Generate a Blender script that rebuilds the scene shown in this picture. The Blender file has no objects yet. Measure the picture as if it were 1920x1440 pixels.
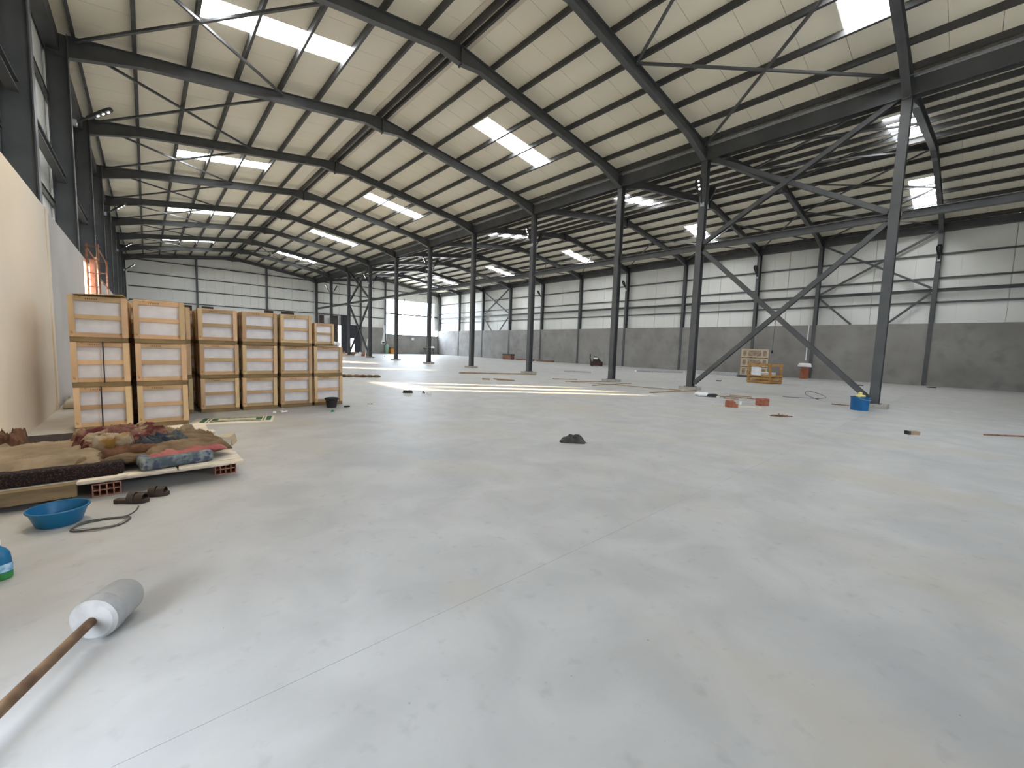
import bpy, math, random
from mathutils import Vector, Matrix, noise
random.seed(7)
sc = bpy.context.scene
COL = sc.collection

# ------------------------------------------------------------------ camera
F_PX, PITCH, ROLL, YAW, CAM_H = 769.15, math.radians(-5.024), math.radians(1.892), math.radians(41.707), 1.524
fwd = Vector((math.sin(YAW)*math.cos(PITCH), math.cos(YAW)*math.cos(PITCH), math.sin(PITCH)))
rgt = Vector((math.cos(YAW), -math.sin(YAW), 0)); upv = rgt.cross(fwd)
r2 = rgt*math.cos(ROLL) + upv*math.sin(ROLL); u2 = -rgt*math.sin(ROLL) + upv*math.cos(ROLL)
cam = bpy.data.cameras.new('camera'); cam_o = bpy.data.objects.new('camera', cam); COL.objects.link(cam_o)
cam.sensor_fit = 'HORIZONTAL'; cam.sensor_width = 36.0; cam.lens = 36.0*F_PX/1920; cam.clip_start = 0.05; cam.clip_end = 600
cam_o.matrix_world = Matrix(((r2.x, u2.x, -fwd.x, 0), (r2.y, u2.y, -fwd.y, 0), (r2.z, u2.z, -fwd.z, CAM_H), (0, 0, 0, 1)))
sc.camera = cam_o

# ------------------------------------------------------------------ world, sun, exposure
world = bpy.data.worlds.new('world'); sc.world = world; world.use_nodes = True
bg = world.node_tree.nodes['Background']
bg.inputs[0].default_value = (0.72, 0.84, 1.0, 1); bg.inputs[1].default_value = 16.0
SUN_EL, SUN_DIR = math.radians(11.5), Vector((0.80, -0.60, 0))
sun = bpy.data.lights.new('sun', 'SUN'); sun.energy = 54.0; sun.color = (1.0, 0.77, 0.46); sun.angle = math.radians(1.2)
sun_o = bpy.data.objects.new('sun', sun); COL.objects.link(sun_o)
sd = Vector((SUN_DIR.x*math.cos(SUN_EL), SUN_DIR.y*math.cos(SUN_EL), -math.sin(SUN_EL)))
sun_o.rotation_euler = sd.to_track_quat('-Z', 'Y').to_euler()
SKYLIGHT_STRENGTH = 18.0
vs = sc.view_settings
vs.view_transform = 'Standard'; vs.look = 'None'; vs.exposure = 0.73; vs.gamma = 1.0; vs.use_curve_mapping = False
cy = sc.cycles
cy.max_bounces = 5; cy.diffuse_bounces = 5; cy.glossy_bounces = 2; cy.transmission_bounces = 1; cy.caustics_reflective = False; cy.caustics_refractive = False
cy.sample_clamp_indirect = 6.0; cy.use_denoising = True; cy.use_light_tree = False; cy.adaptive_threshold = 0.06

def portal(name, loc, direction, sx, sy):
    l = bpy.data.lights.new(name, 'AREA'); l.shape = 'RECTANGLE'; l.size = sx; l.size_y = sy; l.cycles.is_portal = True
    o = bpy.data.objects.new(name, l); COL.objects.link(o); o.location = loc
    o.rotation_euler = Vector(direction).to_track_quat('-Z', 'Y').to_euler()

# ------------------------------------------------------------------ mesh helpers
class MB:
    def __init__(s): s.v = []; s.f = []
    def quadbox(s, c):
        n = len(s.v); s.v += [tuple(p) for p in c]
        s.f += [(n+a, n+b, n+cc, n+d) for a, b, cc, d in ((0,3,2,1),(4,5,6,7),(0,1,5,4),(1,2,6,5),(2,3,7,6),(3,0,4,7))]
        return s
    def box(s, x0, x1, y0, y1, z0, z1):
        return s.quadbox([(x0,y0,z0),(x1,y0,z0),(x1,y1,z0),(x0,y1,z0),(x0,y0,z1),(x1,y0,z1),(x1,y1,z1),(x0,y1,z1)])
    def beam(s, p, q, w, h, up=(0,0,1), off=(0,0)):
        p, q, up = Vector(p), Vector(q), Vector(up)
        a = (q-p).normalized(); sd_ = a.cross(up)
        if sd_.length < 1e-4: sd_ = a.cross(Vector((1,0,0)))
        sd_.normalize(); t = sd_.cross(a)
        o = sd_*off[0] + t*off[1]; dx = sd_*w/2; dz = t*h/2
        return s.quadbox([p+o-dx-dz, p+o+dx-dz, q+o+dx-dz, q+o-dx-dz, p+o-dx+dz, p+o+dx+dz, q+o+dx+dz, q+o-dx+dz])
    def hsec(s, p, q, depth, width, up, tf=0.018, tw=0.012):
        s.beam(p, q, width, tf, up, (0, depth/2-tf/2)); s.beam(p, q, width, tf, up, (0, -depth/2+tf/2))
        return s.beam(p, q, tw, depth-2*tf, up)
    def csec(s, p, q, depth, width, up, t=0.008):
        s.beam(p, q, t, depth, up, (-width/2, 0))
        s.beam(p, q, width, t, up, (0, depth/2-t/2)); return s.beam(p, q, width, t, up, (0, -depth/2+t/2))
    def tube(s, pts, r, n=8, cap=True):
        pts = [Vector(p) for p in pts]; base = len(s.v); k = len(pts)
        prev = None
        for i, p in enumerate(pts):
            a = (pts[min(i+1,k-1)]-pts[max(i-1,0)]).normalized()
            ref = prev if prev is not None else (Vector((0,0,1)) if abs(a.z) < .9 else Vector((1,0,0)))
            u = a.cross(ref)
            if u.length < 1e-4: u = a.cross(Vector((0,1,0)))
            u.normalize(); w = u.cross(a); prev = w
            rr = r[i] if isinstance(r, (list, tuple)) else r
            for j in range(n):
                th = 2*math.pi*j/n; s.v.append(tuple(p+u*math.cos(th)*rr+w*math.sin(th)*rr))
        for i in range(k-1):
            for j in range(n):
                a0 = base+i*n+j; a1 = base+i*n+(j+1)%n
                s.f.append((a0, a1, a1+n, a0+n))
        if cap:
            s.f.append(tuple(base+j for j in range(n))[::-1]); s.f.append(tuple(base+(k-1)*n+j for j in range(n)))
        return s
    def lathe(s, prof, n=32, sx=1.0, sy=1.0, c=(0,0,0), ring=False):
        b = len(s.v)
        for r, z in prof:
            for j in range(n):
                t = 2*math.pi*j/n; s.v.append((c[0]+r*sx*math.cos(t), c[1]+r*sy*math.sin(t), c[2]+z))
        for i in range(len(prof)-1):
            for j in range(n):
                a = b+i*n+j; d = b+i*n+(j+1)%n
                s.f.append((a, d, d+n, a+n))
        if ring:
            k = (len(prof)-1)*n
            for j in range(n): s.f.append((b+k+j, b+k+(j+1) % n, b+(j+1) % n, b+j))
            return s
        s.f.append(tuple(b+j for j in range(n))[::-1]); s.f.append(tuple(b+(len(prof)-1)*n+j for j in range(n)))
        return s
    def prism(s, poly, z0, z1):
        b = len(s.v); n = len(poly)
        s.v += [(x, y, z0) for x, y in poly] + [(x, y, z1) for x, y in poly]
        s.f.append(tuple(b+i for i in range(n))[::-1]); s.f.append(tuple(b+n+i for i in range(n)))
        for i in range(n): s.f.append((b+i, b+(i+1) % n, b+n+(i+1) % n, b+n+i))
        return s
    def mesh(s, name, mat, smooth=False):
        m = bpy.data.meshes.new(name); m.from_pydata(s.v, [], s.f); m.materials.append(mat)
        if smooth:
            for p in m.polygons: p.use_smooth = True
            try: m.set_sharp_from_angle(angle=math.radians(35))
            except Exception: pass
        m.update(); return m
    def build(s, name, mat, parent=None, loc=(0,0,0), rot=(0,0,0), smooth=False):
        return inst(name, s.mesh(name, mat, smooth), parent, loc, rot)

def inst(name, mesh, parent=None, loc=(0,0,0), rot=(0,0,0)):
    o = bpy.data.objects.new(name, mesh); COL.objects.link(o); o.parent = parent
    o.location = loc; o.rotation_euler = rot; return o
def smooth_path(pts, n=6):
    P_ = [Vector(p) for p in pts]; out = []
    for i in range(len(P_)-1):
        a, b_, c, d = P_[max(i-1,0)], P_[i], P_[i+1], P_[min(i+2,len(P_)-1)]
        for j in range(n):
            t = j/n; out.append(.5*((2*b_)+(c-a)*t+(2*a-5*b_+4*c-d)*t*t+(3*b_-a-3*c+d)*t**3))
    return out + [P_[-1]]
def tag(o, label, cat, group=None, kind=None):
    o['label'] = label; o['category'] = cat
    if group: o['group'] = group
    if kind: o['kind'] = kind
    return o
def empty(name, loc=(0,0,0), rotz=0.0):
    o = bpy.data.objects.new(name, None); COL.objects.link(o); o.location = loc; o.rotation_euler = (0,0,rotz)
    o.empty_display_size = 0.1; return o
def copy_tree(o, parent=None):
    c = o.copy(); COL.objects.link(c); c.parent = parent
    for ch in list(o.children): copy_tree(ch, c)
    return c
def bevel(o, w=0.01, seg=2):
    m = o.modifiers.new('bevel', 'BEVEL'); m.width = w; m.segments = seg; m.limit_method = 'ANGLE'; return o
ORD = ['', 'first', 'second', 'third', 'fourth', 'fifth', 'sixth', 'seventh', 'eighth', 'ninth', 'tenth', 'eleventh']

# ------------------------------------------------------------------ materials
def vary(m, amt=.28):
    n = m.node_tree.nodes; L = m.node_tree.links; b = n['Principled BSDF']
    oi = n.new('ShaderNodeObjectInfo'); hs = n.new('ShaderNodeHueSaturation')
    r = n.new('ShaderNodeMapRange'); r.inputs[3].default_value = 1-amt; r.inputs[4].default_value = 1+amt*.7; L.new(oi.outputs['Random'], r.inputs[0]); L.new(r.outputs[0], hs.inputs['Value'])
    mm = n.new('ShaderNodeMath'); mm.operation = 'MULTIPLY'; mm.inputs[1].default_value = 7.31; L.new(oi.outputs['Random'], mm.inputs[0])
    fr = n.new('ShaderNodeMath'); fr.operation = 'FRACT'; L.new(mm.outputs[0], fr.inputs[0])
    r2_ = n.new('ShaderNodeMapRange'); r2_.inputs[3].default_value = .485; r2_.inputs[4].default_value = .508; L.new(fr.outputs[0], r2_.inputs[0]); L.new(r2_.outputs[0], hs.inputs['Hue'])
    src = b.inputs['Base Color'].links[0].from_socket; L.new(src, hs.inputs['Color']); L.new(hs.outputs[0], b.inputs['Base Color']); return m
def mat(name, c1, c2=None, scale=2.0, rough=0.6, metal=0.0, detail=2.5, lo=0.35, hi=0.65, spec=0.4, bump=0.0, bscale=20.0, stretch=None, coord='Object', emit=None, estr=0.0, c3=None, scale3=8.0, lo3=.55, hi3=.7):
    m = bpy.data.materials.new(name); m.use_nodes = True; nt = m.node_tree; n = nt.nodes; L = nt.links
    b = n['Principled BSDF']
    b.inputs['Roughness'].default_value = rough; b.inputs['Metallic'].default_value = metal
    b.inputs['Specular IOR Level'].default_value = spec
    b.inputs['Base Color'].default_value = (*c1, 1)
    tc = n.new('ShaderNodeTexCoord'); mp = n.new('ShaderNodeMapping'); L.new(tc.outputs[coord], mp.inputs[0])
    if stretch: mp.inputs['Scale'].default_value = stretch
    if c2 is not None:
        nz = n.new('ShaderNodeTexNoise'); nz.inputs['Scale'].default_value = scale; nz.inputs['Detail'].default_value = detail
        L.new(mp.outputs[0], nz.inputs['Vector'])
        rp = n.new('ShaderNodeValToRGB'); rp.color_ramp.elements[0].position = lo; rp.color_ramp.elements[1].position = hi
        rp.color_ramp.elements[0].color = (*c1, 1); rp.color_ramp.elements[1].color = (*c2, 1)
        L.new(nz.outputs['Fac'], rp.inputs[0]); out = rp.outputs[0]
        if c3 is not None:
            n3 = n.new('ShaderNodeTexNoise'); n3.inputs['Scale'].default_value = scale3; n3.inputs['Detail'].default_value = 3
            L.new(mp.outputs[0], n3.inputs['Vector'])
            mr = n.new('ShaderNodeMapRange'); mr.inputs[1].default_value = lo3; mr.inputs[2].default_value = hi3
            L.new(n3.outputs['Fac'], mr.inputs[0])
            mx = n.new('ShaderNodeMix'); mx.data_type = 'RGBA'; L.new(mr.outputs[0], mx.inputs[0]); L.new(out, mx.inputs[6]); mx.inputs[7].default_value = (*c3, 1)
            out = mx.outputs[2]
        L.new(out, b.inputs['Base Color'])
    if bump:
        nb = n.new('ShaderNodeTexNoise'); nb.inputs['Scale'].default_value = bscale; nb.inputs['Detail'].default_value = 2
        L.new(mp.outputs[0], nb.inputs['Vector'])
        bp = n.new('ShaderNodeBump'); bp.inputs['Strength'].default_value = bump; bp.inputs['Distance'].default_value = 0.02
        L.new(nb.outputs['Fac'], bp.inputs['Height']); L.new(bp.outputs[0], b.inputs['Normal'])
    if emit:
        b.inputs['Emission Color'].default_value = (*emit, 1); b.inputs['Emission Strength'].default_value = estr
    return m

M = {}
M['steel'] = mat('steel', (0.070,0.073,0.075), (0.095,0.097,0.098), 1.5, 0.42, 0.0, spec=0.5)
M['purlin'] = mat('purlin_steel', (0.050,0.050,0.050), (0.070,0.068,0.066), 2.0, 0.5)
M['galv'] = mat('galvanised', (0.42,0.43,0.44), (0.55,0.56,0.57), 12, 0.4, 0.5)
M['roof'] = mat('roof_panel', (0.86,0.80,0.65), (0.90,0.85,0.71), 0.35, 0.55)
M['ridge'] = mat('ridge_trim', (0.66,0.60,0.50), (0.72,0.66,0.56), 1.0, 0.55)
M['wallpanel'] = mat('wall_panel', (0.80,0.80,0.76), (0.85,0.85,0.81), 0.4, 0.5)
M['plaster'] = mat('cement_plaster', (0.235,0.22,0.203), (0.315,0.30,0.28), 0.55, 0.85, detail=4, lo=.3, hi=.7, bump=0.15, bscale=6, c3=(0.215,0.205,0.195), scale3=1.3, lo3=.5, hi3=.75)
M['plaster_lit'] = mat('warm_lit_plaster', (0.74,0.645,0.51), (0.80,0.71,0.58), 0.5, 0.8, detail=4, bump=0.1, bscale=6)  # light beige stands in for warm light on the near bay
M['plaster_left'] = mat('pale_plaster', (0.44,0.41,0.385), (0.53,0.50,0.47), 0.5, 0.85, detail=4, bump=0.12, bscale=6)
M['plinth'] = mat('plinth_concrete', (0.34,0.31,0.27), (0.44,0.41,0.36), 5, 0.9, bump=.2)
M['ground'] = mat('outdoor_ground', (0.45,0.41,0.35), (0.55,0.51,0.45), .1, 0.95)
M['wood'] = mat('crate_pine', (0.52,0.335,0.165), (0.66,0.455,0.245), 2.2, 0.7, stretch=(1,1,1), detail=5, c3=(0.36,0.19,0.07), scale3=7, lo3=.66, hi3=.72)
M['wood2'] = mat('crate_pine_light', (0.58,0.39,0.20), (0.70,0.50,0.28), 2.6, 0.7, detail=5, c3=(0.42,0.23,0.09), scale3=9, lo3=.66, hi3=.72)
vary(M['wood'], .26); vary(M['wood2'], .22)
M['skid'] = mat('skid_wood', (0.20,0.13,0.06), (0.28,0.19,0.09), 4, 0.85)
M['gap'] = mat('shade_black', (0.035,0.028,0.022), None, rough=.9)  # near-black standing in for shade under the timber and in brick cells
M['slab'] = mat('wrapped_tiles', (0.74,0.69,0.67), (0.84,0.80,0.78), 5, 0.4, detail=3, bump=.1, bscale=9)
M['strap'] = mat('strap', (0.035,0.022,0.018), None, rough=.5)
M['ink'] = mat('ink', (0.10,0.06,0.03), None, rough=.8)
M['black'] = mat('black_rubber', (0.018,0.017,0.016), (0.03,0.028,0.026), 6, 0.65)
M['lamp'] = mat('lamp_black', (0.015,0.015,0.016), None, rough=.45)
M['lens'] = mat('lamp_lens', (0.9,0.9,0.9), None, rough=.2, emit=(1.0,0.95,0.85), estr=3.0)
M['lens'].cycles.emission_sampling = 'NONE'
M['lens_off'] = mat('lamp_lens_unlit', (0.18,0.18,0.19), None, rough=.12)
M['brick'] = mat('clay_brick', (0.30,0.10,0.055), (0.42,0.16,0.09), 9, 0.9, bump=.3, bscale=40)
M['brick_d'] = mat('clay_brick_dusty', (0.33,0.15,0.10), (0.45,0.24,0.17), 9, 0.9)
M['timber'] = mat('old_timber', (0.15,0.105,0.055), (0.23,0.165,0.09), 3, 0.85, stretch=(1,6,6))
M['plank'] = mat('pale_plank', (0.58,0.50,0.39), (0.72,0.65,0.54), 3, 0.8, stretch=(1,8,8), c3=(.38,.30,.2), scale3=5, lo3=.62, hi3=.75)
M['rodwood'] = mat('floor_wood', (0.26,0.17,0.10), (0.38,0.27,0.17), 4, 0.85)
M['card'] = mat('cardboard', (0.47,0.36,0.22), (0.55,0.43,0.28), 2, 0.85)
M['card_pale'] = mat('cardboard_pale', (0.60,0.53,0.42), (0.68,0.61,0.5), 2, 0.85)
M['blue'] = mat('blue_plastic', (0.004,0.105,0.24), (0.008,0.14,0.29), 3, 0.38)
M['bluebucket'] = mat('blue_bucket_plastic', (0.005,0.10,0.27), (0.01,0.14,0.33), 3, 0.45)
M['slipper'] = mat('slipper_leather', (0.028,0.018,0.014), (0.05,0.032,0.024), 12, 0.6)
M['cable'] = mat('cable', (0.07,0.065,0.06), (0.11,0.10,0.09), 8, 0.6)
M['tamper'] = mat('cast_concrete', (0.25,0.25,0.245), (0.37,0.37,0.365), 7, 0.85, bump=.3, bscale=30, c3=(.33,.33,.33), scale3=12, lo3=.6, hi3=.75)
M['sleeve'] = mat('dusty_plastic', (0.30,0.295,0.28), (0.38,0.37,0.355), 5, 0.55)
M['pole'] = mat('old_pole', (0.10,0.055,0.03), (0.24,0.15,0.085), 9, 0.75, stretch=(1,1,1), c3=(.36,.28,.19), scale3=6, lo3=.58, hi3=.68)
M['mattress'] = mat('mattress_blue', (0.07,0.095,0.105), (0.22,0.25,0.255), 9, 0.9, detail=4, lo=.42, hi=.6, c3=(.06,.07,.12), scale3=14, lo3=.5, hi3=.6)
M['mattress_d'] = mat('mattress_brown', (0.010,0.006,0.005), (0.085,0.045,0.042), 70, 0.95, lo=.5, hi=.72)
M['tan'] = mat('blanket_tan', (0.20,0.145,0.09), (0.29,0.22,0.14), 4, 0.95, bump=.2, bscale=60)
M['tan2'] = mat('blanket_brown', (0.13,0.083,0.044), (0.205,0.14,0.08), 5, 0.95, bump=.2, bscale=60)
M['pink'] = mat('sheet_pink', (0.27,0.065,0.065), (0.40,0.16,0.135), 5, 0.95, bump=.2, bscale=50)
M['maroon'] = mat('plaid_blanket', (0.085,0.016,0.015), (0.21,0.105,0.075), 8, 0.95, lo=.42, hi=.58, c3=(.30,.23,.14), scale3=6, lo3=.58, hi3=.62)
M['navy'] = mat('dark_clothes', (0.025,0.032,0.05), (0.075,0.085,0.085), 6, 0.95, lo=.42, hi=.6)
M['ochre'] = mat('ochre_cloth', (0.24,0.13,0.03), (0.36,0.28,0.19), 7, 0.95, lo=.42, hi=.55)
M['darkbrown'] = mat('dark_brown_cloth', (0.07,0.03,0.015), (0.15,0.07,0.035), 6, 0.95)
M['rag'] = mat('charcoal_cloth', (0.035,0.032,0.028), (0.085,0.08,0.07), 9, 0.95)
M['white'] = mat('white_plastic', (0.78,0.78,0.78), (0.86,0.86,0.87), 5, 0.5)
M['orangewood'] = mat('orange_wood', (0.36,0.19,0.06), (0.50,0.29,0.10), 3, 0.65)
M['palewood'] = mat('pale_crate_wood', (0.30,0.22,0.17), (0.42,0.32,0.25), 5, 0.8)
M['palelattice'] = mat('pale_crate_slats', (0.56,0.45,0.30), (0.66,0.54,0.37), 5, 0.8)
M['rust'] = mat('rusty_steel', (0.16,0.07,0.04), (0.28,0.14,0.09), 8, 0.85)
M['door'] = mat('door_leaf_steel', (0.018,0.020,0.026), (0.032,0.033,0.04), 2, 0.55)
M['door_b'] = mat('brown_sheet', (0.045,0.032,0.030), (0.07,0.05,0.045), 2, 0.7)
M['green'] = mat('green_plastic', (0.02,0.22,0.12), None, rough=.4)
M['orange'] = mat('orange_box', (0.55,0.22,0.03), (0.62,0.27,0.05), 4, 0.6)
M['yellow'] = mat('yellow_sponge', (0.72,0.62,0.20), (0.80,0.72,0.32), 9, 0.95)
M['sack'] = mat('cement_sack', (0.40,0.36,0.30), (0.50,0.46,0.40), 5, 0.9)
M['skylight'] = mat('skylight_sheet', (0.9,0.92,0.95), None, rough=.4, emit=(0.93,0.965,1.0), estr=SKYLIGHT_STRENGTH)

# floor: power-floated concrete with clouds, dusty stains and scuffs
def floor_material():
    m = bpy.data.materials.new('floated_concrete'); m.use_nodes = True; nt = m.node_tree; n = nt.nodes; L = nt.links
    b = n['Principled BSDF']; tc = n.new('ShaderNodeTexCoord')
    def nz(scale, detail, dist=0.0, sv=(1,1,1)):
        mp = n.new('ShaderNodeMapping'); mp.inputs['Scale'].default_value = sv; L.new(tc.outputs['Object'], mp.inputs[0])
        t = n.new('ShaderNodeTexNoise'); t.inputs['Scale'].default_value = scale; t.inputs['Detail'].default_value = detail; t.inputs['Distortion'].default_value = dist
        L.new(mp.outputs[0], t.inputs[0]); return t.outputs['Fac']
    def rng(x, a, c, d0=0., d1=1.):
        r = n.new('ShaderNodeMapRange'); r.inputs[1].default_value = a; r.inputs[2].default_value = c; r.inputs[3].default_value = d0; r.inputs[4].default_value = d1
        L.new(x, r.inputs[0]); return r.outputs[0]
    def mix(f, a, c):
        x = n.new('ShaderNodeMix'); x.data_type = 'RGBA'; L.new(f, x.inputs[0])
        if isinstance(a, tuple): x.inputs[6].default_value = (*a, 1)
        else: L.new(a, x.inputs[6])
        x.inputs[7].default_value = (*c, 1); return x.outputs[2]
    c = mix(rng(nz(1.7, 6, .7), .33, .68), (0.385,0.38,0.365), (0.465,0.46,0.445))
    c = mix(rng(nz(.6, 4, .9), .52, .74, 0, .6), c, (0.325,0.33,0.335))
    c = mix(rng(nz(.8, 4, .6, (1, .45, 1)), .54, .70, 0, .7), c, (0.43,0.395,0.325))
    c = mix(rng(nz(9, 4, 0), .60, .74, 0, .35), c, (0.28,0.27,0.26))
    c = mix(rng(nz(26, 2, 0), .755, .80, 0, .6), c, (0.16,0.14,0.12))
    L.new(c, b.inputs['Base Color'])
    b.inputs['Roughness'].default_value = .52
    b.inputs['Specular IOR Level'].default_value = 0.35
    bp = n.new('ShaderNodeBump'); bp.inputs['Strength'].default_value = .12; bp.inputs['Distance'].default_value = .01
    L.new(nz(14, 2), bp.inputs['Height']); L.new(bp.outputs[0], b.inputs['Normal'])
    return m
M['floor'] = floor_material()

# ------------------------------------------------------------------ building dimensions
XL, XM, XR = -1.41, 17.45, 36.54
RIDGES = (8.02, 27.0)
YK = [2.045, 8.045] + [12.07+6*i for i in range(9)]
YB, YE = -9.955, 60.07
SLOPE = 0.14
def z_top(X, XA): return 11.30 - SLOPE*abs(X-XA)      # rafter top / purlin underside
def z_bot(X, XA): return 10.93 - SLOPE*abs(X-XA)
WALL_Z = 3.90
PAN_L, PAN_R, PAN_E, PAN_B = -1.93, 37.06, YE+0.30, YB-0.30    # inner faces of cladding

# ------------------------------------------------------------------ floor
fl = MB().box(-2.0, 37.2, YB-.4, YE+.5, -0.30, -0.004).build('floor', M['floor'])
fl['kind'] = 'structure'; tag(fl, 'pale grey power-floated concrete floor of the whole hall', 'floor')
ys = [YB-.4, 1.9] + [1.9+6*i for i in range(1, 10)] + [YE+.5]
for a, b_ in zip(ys[:-1], ys[1:]):
    MB().box(-2.0, 37.2, a+.0009, b_-.0009, -0.004, 0.0).build('floor_slab', M['floor'], fl)
g = MB().box(-160, 200, -160, 260, -0.6, -0.31).build('ground', M['ground']); g['kind'] = 'structure'
tag(g, 'dusty bare ground outside the hall', 'ground')

# ------------------------------------------------------------------ walls
def holes_wall(mb, axis, c0, c1, a0, a1, z0, z1, holes):
    A = sorted({a0, a1, *[v for h in holes for v in h[:2]]}); Z = sorted({z0, z1, *[v for h in holes for v in h[2:]]})
    for i in range(len(A)-1):
        for j in range(len(Z)-1):
            ca, cz = (A[i]+A[i+1])/2, (Z[j]+Z[j+1])/2
            if any(h[0] < ca < h[1] and h[2] < cz < h[3] for h in holes): continue
            if axis == 'X': mb.box(c0, c1, A[i], A[i+1], Z[j], Z[j+1])
            else: mb.box(A[i], A[i+1], c0, c1, Z[j], Z[j+1])
    return mb
LEFT_HOLES = [(1.2, 2.2, 0, 1.9), (18.55, 22.2, 2.05, 3.78), (32.4, 34.2, 2.1, 3.75), (41.0, 45.0, 2.1, 3.75)]  # first and last openings are guesses, added to bring in daylight
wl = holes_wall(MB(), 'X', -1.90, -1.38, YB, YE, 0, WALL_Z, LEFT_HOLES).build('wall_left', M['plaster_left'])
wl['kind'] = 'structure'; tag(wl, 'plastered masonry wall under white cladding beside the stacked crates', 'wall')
MB().box(-1.38, -1.370, 2.45, 11.96, 0, WALL_Z-.002).build('lit_wall_coat', M['plaster_lit'], wl)  # thin coat carrying the near bay's warm light in its colour
MB().box(-1.38, -1.352, 11.96, 12.18, 0, WALL_Z-.002).build('pilaster', M['plaster_lit'], wl)  # pilaster wears the same painted-in warm light
wr = MB().box(36.60, 37.05, YB, YE, 0, WALL_Z).build('wall_right', M['plaster']); wr['kind'] = 'structure'
tag(wr, 'long grey cement wall under white cladding behind the slatted crates', 'wall')
FAR_HOLES = [(20.2, 22.6, 0, 3.92), (27.45, 36.55, 3.0, 3.92)]
we = holes_wall(MB(), 'Y', YE+.02, YE+.29, -1.38, 36.60, 0, 3.92, FAR_HOLES).build('wall_far', M['plaster']); we['kind'] = 'structure'
tag(we, 'far gable wall of white cladding with a large bright opening', 'wall')
BACK_HOLES = []
wb = holes_wall(MB(), 'Y', YB-.29, YB-.02, -1.38, 36.60, 0, 3.92, BACK_HOLES).build('wall_back', M['plaster']); wb['kind'] = 'structure'
tag(wb, 'gable wall behind the viewer', 'wall')

def halves(marks, step=1.0):
    """panel edges: a main joint at every mark and bay centre, fine joints about every metre"""
    out = []
    for a, b_ in zip(marks[:-1], marks[1:]):
        mid = (a+b_)/2
        for p, q in ((a, mid), (mid, b_)):
            n = max(1, round((q-p)/step)); 
            for i in range(n):
                l, r = p+(q-p)*i/n, p+(q-p)*(i+1)/n
                out.append((l+(.016 if i == 0 else .004), r-(.016 if i == n-1 else .004)))
    return out
HIGH_WINDOWS = []
side_marks = [YB-.3, -3.955] + YK[:-1] + [YE+.3]
for wall, x0, x1, holes in ((wl, PAN_L-.06, PAN_L, []), (wr, PAN_R, PAN_R+.06, [])):
    hw = HIGH_WINDOWS if wall is wl else []
    for a, b_ in halves(side_marks):
        if any(h[0] < (a+b_)/2 < h[1] for h in hw):
            MB().box(x0, x1, a, b_, WALL_Z-.02, hw[0][2]).build('wall_panel', M['wallpanel'], wall)
            MB().box(x0, x1, a, b_, hw[0][3], 10.12).build('wall_panel', M['wallpanel'], wall)
        else: MB().box(x0, x1, a, b_, WALL_Z-.02, 10.12).build('wall_panel', M['wallpanel'], wall)
    xb = (x1+.008) if wall is wr else (x0-.02)
    holes_wall(MB(), 'X', xb, xb+.012, YB-.3, YE+.3, WALL_Z-.02, 10.12, hw).build('backing_sheet', M['wallpanel'], wall)
for i, h in enumerate(HIGH_WINDOWS):
    w_ = empty(f'window_{i+1}', (-1.96, h[0], h[2])); w_['kind'] = 'structure'; L_, Hh = h[1]-h[0], h[3]-h[2]
    tag(w_, 'open high window in the crate-side cladding at the picture edge', 'window')
    for z in (0, Hh/2-.02, Hh-.05): MB().box(-.05, .03, 0, L_, z, z+.05).build('frame_bar', M['steel'], w_)
    for y in (0, L_/3, 2*L_/3, L_-.05): MB().box(-.05, .03, y, y+.05, .05, Hh-.05).build('mullion', M['steel'], w_)
def gable_z(X): 
    XA = RIDGES[0] if X < XM else RIDGES[1]
    return z_top(X, XA)+.19
ADDED_BACK_OPENING = (6.0, 14.0, 4.3, 6.3)  # unseen opening added in the back gable to light the crate fronts
def gable(wall, y0, y1, marks, opening, zbase):
    for a, b_ in halves(marks):
        zs = [(zbase, None)]
        if opening and a > opening[0]-.3 and b_ < opening[1]+.3: zs = [(opening[3], None)]
        if wall is wb and ADDED_BACK_OPENING[0] < (a+b_)/2 < ADDED_BACK_OPENING[1]:
            zs = [(ADDED_BACK_OPENING[3], None)]; MB().box(a, b_, y0, y1, zbase, ADDED_BACK_OPENING[2]).build('wall_panel', M['wallpanel'], wall)
        for z0, _ in zs:
            splits = [a] + [r for r in (*RIDGES, XM) if a < r < b_] + [b_]
            mb = MB()
            for p, q in zip(splits[:-1], splits[1:]):
                e = 1e-4
                mb.quadbox([(p,y0,z0),(q,y0,z0),(q,y1,z0),(p,y1,z0),(p,y0,gable_z(p+e)),(q,y0,gable_z(q-e)),(q,y1,gable_z(q-e)),(p,y1,gable_z(p+e))])
            mb.build('wall_panel', M['wallpanel'], wall)
def gable_backing(wall, y0, y1, opening):
    mb = MB(); cuts = sorted([PAN_L-.06, RIDGES[0], XM, RIDGES[1], PAN_R+.06] + ([opening[0]-.1, opening[1]+.05] if opening else []))
    for p, q in zip(cuts[:-1], cuts[1:]):
        z0 = opening[3]-.02 if opening and opening[0]-.11 < (p+q)/2 < opening[1]+.06 else 3.88
        mb.quadbox([(p,y0,z0),(q,y0,z0),(q,y1,z0),(p,y1,z0),(p,y0,gable_z(p+1e-4)+.05),(q,y0,gable_z(q-1e-4)+.05),(q,y1,gable_z(q-1e-4)+.05),(p,y1,gable_z(p+1e-4)+.05)])
    mb.build('backing_sheet', M['wallpanel'], wall)
FAR_POSTS = [4.55, 11.58, 23.57, 27.32]
OPEN = (27.45, 36.55, 3.0, 8.35)
gable(we, PAN_E, PAN_E+.06, [PAN_L, 4.55, 11.58, XM, 23.57, 27.4, 30.55, PAN_R], OPEN, 3.9)
gable(wb, PAN_B-.06, PAN_B, [PAN_L, 4.0, 11.58, XM, 23.57, 30.0, PAN_R], None, 3.9)

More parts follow.
